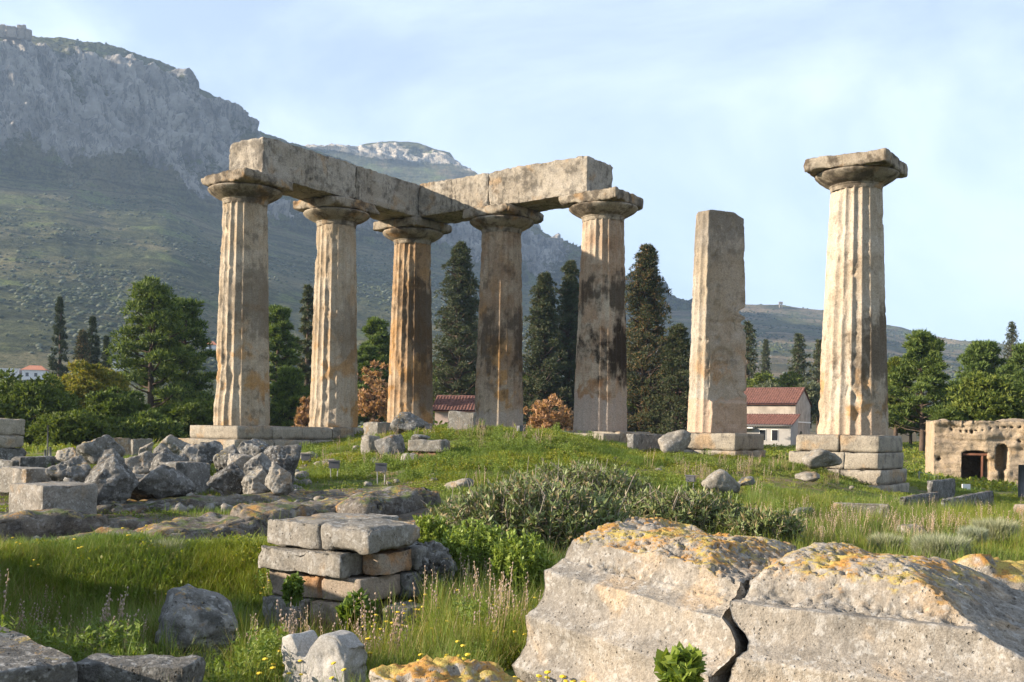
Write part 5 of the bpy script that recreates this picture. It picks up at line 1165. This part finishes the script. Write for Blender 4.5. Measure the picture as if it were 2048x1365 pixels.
tree('dark bushy shrub right of the other one behind the boulder heap', 285, 838, 925, 150, 44, 'round', 'pine', 24, TG, m=90)
tree('dark pine right behind the leftmost column', 555, 612, 900, 110, 72, 'pine', 'pine', 25, TG, 'pine_tree')
tree('grey green drooping conifer beside the second column', 612, 566, 900, 66, 78, 'droop', 'dark', 26, TG, 'conifer_tree')
tree('small leaning green pine between the two leftmost columns', 578, 742, 880, 92, 62, 'pine', 'pine', 27, TG, 'pine_tree')
tree('bright pine showing between the second and the orange column', 752, 640, 880, 110, 75, 'pine', 'pine', 28, TG, 'pine_tree')
tree('lower dark pine in front of the bright pine, right of the second column', 735, 690, 880, 90, 72, 'pine', 'pine', 29, TG, 'pine_tree', reuse='dark pine right behind the leftmost column')
tree('autumn brown bush between the second and the orange column', 748, 738, 880, 96, 58, 'round', 'orange', 30, 'autumn bushes behind the columns', 'bush', 'bush', m=22, k=3)
tree('small reddish bush at the left foot of the second column', 612, 800, 880, 46, 56, 'round', 'orange', 31, 'autumn bushes behind the columns', 'bush', 'bush', m=30)
tree('autumn brown bush between the brown and the blackened column', 1098, 800, 890, 110, 56, 'round', 'orange', 32, 'autumn bushes behind the columns', 'bush', 'bush', m=22, k=3)
tree('tall dark conifer standing between the orange and the brown column', 916, 490, 880, 118, 86, 'dark', 'dark', 33, TG, 'conifer_tree', m=46)
tree('dark conifer just right of the brown column', 1085, 548, 890, 92, 84, 'dark', 'dark', 34, TG, 'conifer_tree', m=42)
tree('taller dark conifer close to the left side of the blackened column', 1136, 522, 890, 84, 88, 'dark', 'dark', 35, TG, 'conifer_tree', m=42)
tree('brown cone laden conifer right of the blackened column', 1288, 494, 895, 120, 76, 'brown', 'brown', 36, TG, 'conifer_tree', m=46)
tree('dark wide tree between the cone laden conifer and the broken column', 1352, 655, 900, 110, 74, 'dark', 'dark', 37, TG, 'conifer_tree', m=24)
tree('dark conifer behind the left side of the broken column', 1215, 600, 890, 90, 92, 'dark', 'dark', 38, TG, 'conifer_tree', reuse='dark conifer just right of the brown column')
tree('droopy dark conifer just right of the broken column', 1494, 640, 880, 74, 120, 'droop', 'dark', 39, TG, 'conifer_tree')
tree('droopy conifer left of the rightmost column behind the red roof', 1596, 668, 860, 74, 125, 'droop', 'dark', 40, TG, 'conifer_tree')
tree('droopy conifer touching the left side of the rightmost column', 1636, 680, 860, 60, 128, 'droop', 'dark', 41, TG, 'conifer_tree', reuse='droopy conifer left of the rightmost column behind the red roof')
tree('thin small conifer far behind the red roof', 1530, 680, 800, 22, 190, 'dark', 'dark', 42, TG, 'conifer_tree', m=10)
tree('bright green leafy tree over the red roof, left of two', 1522, 738, 850, 70, 118, 'round', 'bright', 43, TG, m=60)
tree('bright green leafy tree over the red roof, right of two', 1575, 744, 850, 66, 121, 'round', 'bright', 44, TG, m=60)
tree('low brownish hedge tree just behind the ridge of the cream house', 1530, 768, 850, 80, 112, 'round', 'olive', 45, TG, m=60)
tree('low brownish hedge tree behind the right end of the cream house roof', 1620, 766, 850, 76, 113, 'round', 'olive', 46, TG, m=60)
tree('large pine right of the rightmost column with a visible trunk', 1845, 668, 890, 150, 66, 'pine', 'pine', 47, TG, 'pine_tree', m=44, low=-0.2)
tree('pale green pine half hidden by the rightmost column', 1792, 720, 880, 80, 69, 'pine', 'bright', 48, TG, 'pine_tree')
tree('round yellowish pine above the cave wall', 1972, 752, 900, 136, 58, 'round', 'bright', 49, TG, 'pine_tree', m=110)
tree('dark green pine in the middle of the right group, behind the round one', 1962, 690, 880, 150, 74, 'pine', 'pine', 50, TG, 'pine_tree', m=44)
tree('dark green pine at the right edge behind the round pine', 2052, 694, 880, 130, 70, 'pine', 'pine', 51, TG, 'pine_tree', reuse='dark green pine in the middle of the right group, behind the round one')
tree('sparse fir with its tip above the right trees', 2022, 646, 790, 42, 150, 'dark', 'dark', 52, TG, 'fir_tree', m=8)
tree('narrow dark cypress tip in the right group of trees', 1988, 692, 800, 16, 140, 'cypress', 'cypress', 53, TG, 'cypress_tree')
tree('small round shrub at the foot of the round yellowish pine', 1898, 818, 890, 60, 57, 'round', 'green', 54, TG, 'shrub', 'shrub', m=60)
tree('shrubby dark tree between the rightmost column and the cave wall', 1822, 800, 890, 60, 80, 'round', 'green', 55, TG, m=50)
tree('bushy dark tree behind the low pink house', 900, 720, 880, 120, 95, 'round', 'pine', 56, TG, m=70)
tree('bushy dark tree left of the blackened column behind the autumn bush', 1060, 740, 880, 120, 92, 'round', 'green', 57, TG, m=70)
tree('bushy dark tree between the blackened and the broken column', 1255, 770, 890, 120, 82, 'round', 'green', 58, TG, m=70)

# ------------------------------------------------------------------ shrubs near by
def leaves(C, D, ln, wd, seed, fold=0.0):
    """pointed leaf blades, two triangles pairs each"""
    r = np.random.RandomState(seed); D = D / (np.linalg.norm(D, axis=1)[:, None] + 1e-9)
    s = np.cross(D, r.normal(0, 1, D.shape) + np.array([0, 0, 1.2])); s /= np.linalg.norm(s, axis=1)[:, None] + 1e-9
    L = ln * r.uniform(0.65, 1.25, (len(C), 1)); W = wd * r.uniform(0.75, 1.25, (len(C), 1))
    V = np.stack([C, C + D * L * 0.45 + s * W, C + D * L, C + D * L * 0.45 - s * W], 1).reshape(-1, 3)
    return V, np.arange(len(V)).reshape(-1, 4)
m_twig = flat_mat('grey_twig', (0.26, 0.22, 0.18), 0.9, 0.2, 5)
m_olea = leaf_mat('oleander_leaf', (0.10, 0.135, 0.05), (0.18, 0.215, 0.085), (0.24, 0.19, 0.10), 0.15, 0.45)
m_euph = leaf_mat('fresh_green_leaf', (0.13, 0.20, 0.04), (0.22, 0.28, 0.06), None, 0.3, 0.5)
m_silver = leaf_mat('silver_needle', (0.22, 0.245, 0.17), (0.34, 0.36, 0.26), None, 0.2, 0.7)
m_herb = leaf_mat('herb_leaf', (0.07, 0.12, 0.025), (0.13, 0.19, 0.04), None, 0.3, 0.5)
def oleander(label, px, pyt, pyb, wpx, Y, n, seed, dep=0.7):
    g = at(px, pyb, Y); W = wpx * Y / F; H = (pyb - pyt) * Y / F; r = np.random.RandomState(seed)
    t = thing('oleander_shrub', label, 'shrub', (g.x, Y, g.z), 0, 'oleander shrubs on the mound slope')
    st, LC, LD = [], [], []
    for i in range(n):
        a = r.rand() * 6.28; q = math.sqrt(r.rand()); b = np.array([math.cos(a) * q * W * .33, math.sin(a) * q * W * .33 * dep, -.1])
        dome = math.sqrt(max(0.05, 1 - (q * .95) ** 2))
        e = np.array([math.cos(a) * q * W / 2 + r.normal(0, .06), math.sin(a) * q * W / 2 * dep + r.normal(0, .06), H * (0.40 + 0.60 * dome) * r.uniform(.8, 1.12)])
        m_ = (b + e) / 2 + np.array([0, 0, .08 * H]); st.append(tube([b, m_, e], [.010, .008, .004], 4))
        for f in np.linspace(0.42, 1.0, 9):
            p_ = b * (1 - f) ** 2 + 2 * m_ * f * (1 - f) + e * f * f; d_ = (e - m_) / np.linalg.norm(e - m_)
            for w in range(4 if f < 0.9 else 6):
                LC.append(p_ + r.normal(0, .01, 3)); LD.append(d_ * r.uniform(.15, .8) + r.normal(0, .62, 3))
    for i in range(n // 7):
        a = r.rand() * 6.28; q = r.rand(); b = np.array([math.cos(a) * q * W * .4, math.sin(a) * q * W * .4 * dep, H * .4])
        st.append(tube([b, b + np.array([r.normal(0, .08), 0, H * .35]), b + np.array([r.normal(0, .18), r.normal(0, .1), H * r.uniform(.55, .8)])], [.008, .006, .003], 4))
    link('branch_work', mesh('branch_work', *joinm(st)), m_twig, t)
    link('foliage', mesh('foliage', *leaves(np.array(LC), np.array(LD), 0.10, 0.012, seed), smooth=False), m_olea, t)
oleander('biggest olive green shrub of narrow leaves below the mound, in the middle', 1062, 978, 1150, 410, 11.6, 480, 601)
oleander('olive shrub behind the biggest one reaching up the mound', 1150, 942, 1080, 350, 14.6, 360, 602)
oleander('low olive shrub at the right end, behind the left fallen drum', 1360, 990, 1090, 290, 13.2, 280, 603)
oleander('ragged olive shrub left of the others beside the rock ledge', 940, 1020, 1120, 190, 12.6, 180, 604)
oleander('small dark olive shrub in the grass behind the right fallen drum', 1530, 1030, 1095, 150, 12.2, 90, 605)
def spurge(label, px, pyt, pyb, wpx, Y, n, seed, mat=None, name='spurge_plant', group='bright green leafy plants beside the pier', lsz=(0.045, 0.011)):
    g = at(px, pyb, Y); W = wpx * Y / F; H = (pyb - pyt) * Y / F; r = np.random.RandomState(seed)
    t = thing(name, label, 'plant', (g.x, Y, g.z), 0, group); st, LC, LD = [], [], []
    for i in range(n):
        a = r.rand() * 6.28; q = math.sqrt(r.rand()); b = np.array([math.cos(a) * q * W * .35, math.sin(a) * q * W * .3, -.05])
        e = np.array([math.cos(a) * q * W * .5, math.sin(a) * q * W * .42, H * (0.55 + .45 * math.sqrt(max(0.02, 1 - q * q))) * r.uniform(.82, 1.08)])
        st.append(tube([b, (b + e) / 2, e], [.006, .005, .003], 4))
        for f in np.linspace(.25, 1, 16):
            for w in range(4): LC.append(b + (e - b) * f); LD.append(np.array([0, 0, .5]) + r.normal(0, .65, 3))
    link('stems', mesh('stems', *joinm(st)), mat or m_euph, t) if False else link('stem_cluster', mesh('stem_cluster', *joinm(st)), mat or m_euph, t)
    link('foliage', mesh('foliage', *leaves(np.array(LC), np.array(LD), lsz[0], lsz[1], seed), smooth=False), mat or m_euph, t)
spurge('yellow green plant clump beside the top of the masonry pier', 858, 1036, 1125, 90, 9.9, 80, 611)
spurge('fresh green plant clump right of the dark spongy rock', 948, 1052, 1190, 170, 9.4, 150, 612)
spurge('fresh green plant clump touching the left fallen drum', 1040, 1072, 1215, 130, 8.6, 130, 613)
spurge('small green plant growing from the pier joint', 585, 1152, 1200, 40, 8.15, 10, 614, m_herb, lsz=(0.04, 0.016))
spurge('dark leafy plant at the foot of the pier, right side', 722, 1196, 1268, 80, 7.9, 14, 615, m_herb, lsz=(0.09, 0.03))
spurge('bright leafy weed in front of the fallen drums at the bottom', 1362, 1312, 1372, 82, 4.0, 10, 616, m_euph, lsz=(0.06, 0.022))
def silver(label, px, pyt, pyb, wpx, Y, n, seed):
    g = at(px, pyb, Y); W = wpx * Y / F; H = (pyb - pyt) * Y / F; r = np.random.RandomState(seed)
    a = r.rand(n) * 6.28; q = np.sqrt(r.rand(n)); C = np.stack([np.cos(a) * q * W * .34, np.sin(a) * q * W * .3, r.uniform(0, .55, n) * H], 1)
    D = np.stack([np.cos(a) * q * .7, np.sin(a) * q * .6, np.full(n, .9)], 1)
    V, T = tufts(C, D, H * 0.52, 0.0035, 3, seed, 0.22)
    t = thing('lavender_shrub', label, 'shrub', (g.x, Y, g.z), 0, 'silver grey shrubs in the grass')
    link('foliage', mesh('foliage', V, T, False), m_silver, t)
silver('silver grey shrub on the grass bank at the left', 330, 1078, 1142, 66, 10.6, 1500, 621)
silver('small silver shrub right of the first on the grass bank', 432, 1092, 1136, 44, 10.9, 700, 622)
silver('widest silver grey shrub in the right hand grass', 1880, 1068, 1120, 130, 11.9, 2600, 623)
silver('silver grey shrub behind the widest one, toward the right edge', 1990, 1036, 1082, 100, 13.6, 1900, 624)
silver('small silver shrub left of the widest one', 1772, 1066, 1108, 70, 12.4, 1200, 625)
silver('silver shrub between the two wider ones on the right', 1945, 1052, 1090, 60, 12.9, 1000, 626)

# ------------------------------------------------------------------ grass and herbs: scattered tufts
def proto(name, V, Fc, m): 
    me = mesh(name, V, Fc, False); me.materials.append(m); return bpy.data.objects.new(name, me)
def blades(n, rad, h0, h1, w, bend, seed, segs=3):
    r = np.random.RandomState(seed); V, Q, o = [], [], 0
    for i in range(n):
        a, q = r.rand() * 6.28, rad * math.sqrt(r.rand()); b = np.array([math.cos(a) * q, math.sin(a) * q, -.02]); h = r.uniform(h0, h1)
        dd = a + r.normal(0, .9); out = np.array([math.cos(dd), math.sin(dd), 0]); sd = np.array([-out[1], out[0], 0]); bd = bend * r.uniform(.2, 1.2) * h
        for s in range(segs + 1):
            f = s / segs; c = b + np.array([0, 0, h * f * (1 - .18 * bend * f)]) + out * bd * f * f; ww = w * (1 - f) ** .7 + .0004
            V += [c - sd * ww, c + sd * ww]
        for s in range(segs): Q.append((o + 2*s, o + 2*s + 1, o + 2*s + 3, o + 2*s + 2))
        o += 2 * (segs + 1)
    return np.array(V), np.array(Q)
def cover(n, rad, h, lw, seed, up=.7):
    r = np.random.RandomState(seed); a = r.rand(n) * 6.28; q = rad * np.sqrt(r.rand(n))
    C = np.stack([np.cos(a) * q, np.sin(a) * q, r.uniform(.1, 1, n) * h * (1 - .5 * q / rad)], 1); D = r.normal(0, .7, (n, 3)); D[:, 2] = np.abs(D[:, 2]) * up
    return leaves(C, D, lw, lw * .32, seed)
def flower(n, rad, h0, h1, seed, head):
    r = np.random.RandomState(seed); S, Hd = [], []
    for i in range(n):
        a, q = r.rand() * 6.28, rad * math.sqrt(r.rand()); b = np.array([math.cos(a) * q, math.sin(a) * q, -.02]); h = r.uniform(h0, h1); e = b + np.array([r.normal(0, .05), r.normal(0, .05), h])
        S.append(tube([b, (b + e) / 2 + r.normal(0, .012, 3), e], [.0026, .0022, .0016], 3)); D, T = ico(1)
        if head == 'spike':
            for f in np.linspace(.74, 1, 6): Hd.append((D * np.array([.006, .006, .009]) * r.uniform(.7, 1.3) + b + (e - b) * f + r.normal(0, .008, 3), T))
        else: Hd.append((D * np.array([.018, .018, .008]) + e, T))
    return S, Hd
g1 = leaf_mat('grass_blade', (0.092, 0.15, 0.028), (0.16, 0.222, 0.05), (0.22, 0.20, 0.09), 0.3, 0.6, patch=0.5)
g2 = leaf_mat('ground_herb_leaf', (0.10, 0.155, 0.022), (0.185, 0.225, 0.04), (0.14, 0.15, 0.05), 0.3, 0.6, patch=0.35)
g3 = leaf_mat('straw_stalk', (0.30, 0.23, 0.13), (0.42, 0.33, 0.22), (0.36, 0.24, 0.19), 0.2, 0.8)
g4 = leaf_mat('upright_herb_leaf', (0.10, 0.16, 0.03), (0.19, 0.24, 0.055), None, 0.3, 0.5)
g5 = leaf_mat('pink_grey_seed_head', (0.38, 0.28, 0.23), (0.50, 0.40, 0.34), (0.30, 0.24, 0.2), 0.2, 0.8)
g6 = flat_mat('yellow_petal', (0.62, 0.44, 0.03), 0.6, 0.1)
def two(S, Hd, m1, m2, name):
    V1, Q1 = joinm(S); V2, T2 = joinm(Hd); Q1 = Q1[0]; T2 = T2[0]
    me = mesh(name, np.concatenate([V1, V2]), [Q1, T2 + len(V1)], False); me.materials.append(m1); me.materials.append(m2)
    me.polygons.foreach_set('material_index', np.r_[np.zeros(len(Q1)), np.ones(len(T2))].astype(np.int32)); return bpy.data.objects.new(name, me)
def herb(seed, h):
    r = np.random.RandomState(seed); C, D = [], []
    for i in range(5):
        b = np.array([r.normal(0, .03), r.normal(0, .03), 0]); e = b + np.array([r.normal(0, .05), r.normal(0, .05), h * r.uniform(.7, 1.1)])
        for f in np.linspace(.1, 1, 14):
            for w in range(3): C.append(b + (e - b) * f); D.append(np.array([0, 0, .5]) + r.normal(0, .6, 3))
    return leaves(np.array(C), np.array(D), .038, .007, seed)
def scatter(name, P, idx, sc, protos, seed):
    r = np.random.RandomState(seed); n = len(P); me = bpy.data.meshes.new(name); me.vertices.add(n); me.vertices.foreach_set('co', P.astype(np.float32).ravel())
    a = me.attributes.new('pick', 'INT', 'POINT'); a.data.foreach_set('value', idx.astype(np.int32))
    a = me.attributes.new('size', 'FLOAT', 'POINT'); a.data.foreach_set('value', sc.astype(np.float32))
    rot = np.stack([r.normal(0, .12, n), r.normal(0, .12, n), r.rand(n) * 6.283], 1)
    a = me.attributes.new('turn', 'FLOAT_VECTOR', 'POINT'); a.data.foreach_set('vector', rot.astype(np.float32).ravel())
    o = kind(link(name, me), 'stuff'); c = bpy.data.collections.new(name + '_tufts')
    for p_ in protos: c.objects.link(p_)
    ng = bpy.data.node_groups.new(name + '_scatter', 'GeometryNodeTree')
    ng.interface.new_socket('Geometry', in_out='INPUT', socket_type='NodeSocketGeometry'); ng.interface.new_socket('Geometry', in_out='OUTPUT', socket_type='NodeSocketGeometry')
    N = lambda t_: ng.nodes.new(t_); gi, go = N('NodeGroupInput'), N('NodeGroupOutput'); mp, ip, ci = N('GeometryNodeMeshToPoints'), N('GeometryNodeInstanceOnPoints'), N('GeometryNodeCollectionInfo')
    ci.inputs['Collection'].default_value = c; ci.inputs['Separate Children'].default_value = True; ci.inputs['Reset Children'].default_value = True
    def att(nm, dt): x = N('GeometryNodeInputNamedAttribute'); x.data_type = dt; x.inputs['Name'].default_value = nm; return next(s for s in x.outputs if s.enabled and s.name == 'Attribute')
    L = ng.links.new; L(gi.outputs[0], mp.inputs['Mesh']); L(mp.outputs[0], ip.inputs['Points']); L(ci.outputs[0], ip.inputs['Instance'])
    ip.inputs['Pick Instance'].default_value = True; L(att('pick', 'INT'), ip.inputs['Instance Index'])
    e2r = N('FunctionNodeEulerToRotation'); L(att('turn', 'FLOAT_VECTOR'), e2r.inputs[0]); L(e2r.outputs[0], ip.inputs['Rotation']); L(att('size', 'FLOAT'), ip.inputs['Scale']); L(ip.outputs[0], go.inputs[0])
    md = o.modifiers.new('scatter', 'NODES'); md.node_group = ng
    return o
def spots(n, px0, px1, Y0, Y1, seed, fn=None, pw=1.0):
    r = np.random.RandomState(seed); Y = (Y0 ** (1 + pw) + r.rand(n) * (Y1 ** (1 + pw) - Y0 ** (1 + pw))) ** (1 / (1 + pw)); px = r.uniform(px0, px1, n); X = (px - 1024) / F * Y
    keep = np.ones(n, bool)
    if fn is not None: keep = r.rand(n) < fn(px, Y, X)
    X, Y = X[keep], Y[keep]
    return np.stack([X, Y, ground_z(X, Y)], 1)
def patch(X, Y, f, s, a, b): return sstep(a, b, fbm(np.stack([X, Y, 0 * X], 1), f, 4, s))
def no_rock(px, Y):
    k = np.ones(len(px)); bed = (px < 870) & (Y > 10.95) & (Y < 17.4); k[bed] = np.where(Y[bed] < 11.5, .3, 0.05)
    k[(px < 600) & (Y > 14.8) & (Y < 20)] = 0.25; k[(px < 560) & (Y >= 20)] = 0.35
    k[(px > 985) & (Y < 6.3)] = 0.0; k[(px > 500) & (px < 860) & (Y > 7.3) & (Y <= 8.25)] *= 0.06; k[(px > 500) & (px < 850) & (Y > 6.3) & (Y <= 7.3)] *= 0.4; k[(px > 285) & (px < 490) & (Y > 5.7) & (Y < 7.5)] *= 0.08; k[(px > 540) & (px < 730) & (Y < 5.85)] *= 0.25; k[(px > 480) & (px < 860) & (Y > 8.2) & (Y < 9.6)] = 0.1
    return k
r_ = np.random.RandomState(77)
pf = [proto('grass_tuft', *blades(34, .085, .16, .36, .0032, .55, 1), g1), proto('grass_tuft_b', *blades(26, .10, .20, .44, .0030, .45, 2), g1), proto('grass_tuft_c', *blades(40, .07, .10, .26, .0034, .8, 3), g1), proto('grass_tuft_d', *blades(18, .05, .28, .52, .0028, .35, 4), g1)]
A_ = spots(11000, -90, 1110, 4.9, 11.2, 1, lambda px, Y, X: no_rock(px, Y) * np.where((px < 540) & (Y > 9.3), 0.05, 1) * (0.55 + 0.45 * patch(X, Y, 1.1, 2, -.25, .25)) * np.where(px > 560, 1.0, 0.75))
B_ = spots(15000, 1080, 2140, 7.2, 19.5, 2, lambda px, Y, X: no_rock(px, Y) * (0.25 + 0.75 * patch(X, Y, .8, 3, -.3, .25)) * np.where(px < 1500, sstep(16, 12, Y), 1))
A2_ = spots(3200, -90, 545, 7.6, 10.5, 30, lambda px, Y, X: no_rock(px, Y))
P_ = np.concatenate([A_, B_, A2_]); scatter('grass', P_, r_.randint(0, 4, len(P_)), r_.uniform(.55, 1.1, len(P_)) * (0.62 + 0.38 * sstep(5.5, 8.5, P_[:, 1])) * np.where((1024 + F * P_[:, 0] / P_[:, 1] < 545) & (P_[:, 1] > 9.2), .5, 1), pf, 3)
ps = [proto('grass_short', *blades(36, .11, .04, .11, .0040, .9, 11, 2), g1), proto('grass_short_b', *blades(30, .13, .05, .15, .0042, .8, 12, 2), g1)]
C_ = spots(62000, -90, 2150, 9.3, 34, 4, lambda px, Y, X: no_rock(px, Y) * (0.04 + 0.96 * patch(X, Y, .45, 6, -.12, .26)))
C_ = np.concatenate([C_, spots(5200, -90, 545, 8.6, 11.0, 31)])
scatter('short_grass', C_, r_.randint(0, 2, len(C_)), r_.uniform(.7, 1.35, len(C_)), ps, 5)
pc = [proto('cover_tuft', *cover(70, .13, .07, .022, 21), g2), proto('cover_tuft_b', *cover(80, .16, .10, .026, 22), g2), proto('cover_tuft_c', *cover(46, .10, .06, .026, 23, .4), g2)]
D_ = spots(38000, -90, 2150, 9.6, 33, 6, lambda px, Y, X: no_rock(px, Y) * (0.03 + 0.97 * patch(X, Y, .7, 8, .02, .38)))
E_ = spots(5000, -90, 1100, 5.2, 10.8, 7, lambda px, Y, X: no_rock(px, Y) * np.where(px < 540, np.where(Y > 9.2, .15, .45), 1) * (0.15 + .85 * patch(X, Y, 1.3, 9, -.1, .3)))
F_ = spots(9000, 650, 1400, 20, 29.5, 8, lambda px, Y, X: patch(X, Y, .8, 10, -.1, .35))
P_ = np.concatenate([D_, E_, F_]); scatter('ground_cover', P_, r_.randint(0, 3, len(P_)), np.r_[r_.uniform(.7, 1.5, len(D_) + len(E_)), r_.uniform(.8, 1.6, len(F_))], pc, 9)
ph_ = [proto('herb_tuft', *herb(31, .22), g4), proto('herb_tuft_b', *herb(32, .30), g4), proto('herb_tuft_c', *herb(33, .16), g4)]
G_ = np.concatenate([spots(1500, -80, 1050, 5.6, 10.6, 10, lambda px, Y, X: no_rock(px, Y) * np.where(px < 540, np.where(Y > 8.6, 0, .5), 1) * patch(X, Y, 1.2, 12, -.05, .3)), spots(1400, 1100, 2140, 8, 20, 11, lambda px, Y, X: no_rock(px, Y) * patch(X, Y, .9, 13, 0, .3)), spots(1500, 600, 1420, 17, 29, 24, lambda px, Y, X: patch(X, Y, .7, 25, .0, .3))])
scatter('leafy_herb', G_, r_.randint(0, 3, len(G_)), r_.uniform(.6, 1.15, len(G_)), ph_, 12)
pk = [two(*flower(9, .10, .28, .52, 41, 'spike'), g3, g5, 'seed_stalk'), two(*flower(7, .12, .34, .60, 42, 'spike'), g3, g5, 'seed_stalk_b'), proto('seed_stalk_c', *blades(16, .10, .22, .5, .0022, .4, 43), g3)]
H_ = np.concatenate([spots(300, 560, 1060, 6.2, 9.9, 13, lambda px, Y, X: no_rock(px, Y) * (0.15 + .85 * patch(X, Y, 1.0, 14, -.2, .25))), spots(70, -60, 540, 6.5, 9.3, 14, lambda px, Y, X: no_rock(px, Y)),
                     spots(800, 1500, 2130, 12.5, 19.5, 15, lambda px, Y, X: (0.08 + .92 * patch(X, Y, .6, 15, -.05, .3)) * np.where((px > 1780), 1, .45)), spots(420, 600, 1700, 17, 27, 26, lambda px, Y, X: patch(X, Y, .5, 27, .05, .3))])
scatter('seed_stalk_grass', H_, r_.randint(0, 3, len(H_)), r_.uniform(.55, .95, len(H_)), pk, 16)
py_ = [two(*flower(3, .06, .14, .30, 51, 'disc'), g4, g6, 'yellow_flower')]
I_ = np.concatenate([spots(80, 480, 1250, 5.4, 8.6, 17, lambda px, Y, X: np.where((px > 1000) & (Y < 6.2), 0, .8)), spots(60, 1010, 1240, 4.6, 5.2, 18), spots(20, 0, 1000, 9.4, 11, 19)])
scatter('wildflower', I_, np.zeros(len(I_), int), r_.uniform(.7, 1.1, len(I_)), py_, 20)
J_ = spots(9000, -100, 2150, 34, 95, 21, lambda px, Y, X: 0.35 + .65 * patch(X, Y, .2, 17, -.2, .2))
scatter('far_grass', J_, r_.randint(0, 2, len(J_)), r_.uniform(2.0, 3.6, len(J_)), [proto('far_tuft', *blades(30, .12, .05, .14, .007, .8, 61, 2), g1), proto('far_tuft_b', *cover(40, .16, .1, .05, 62), g2)], 22)
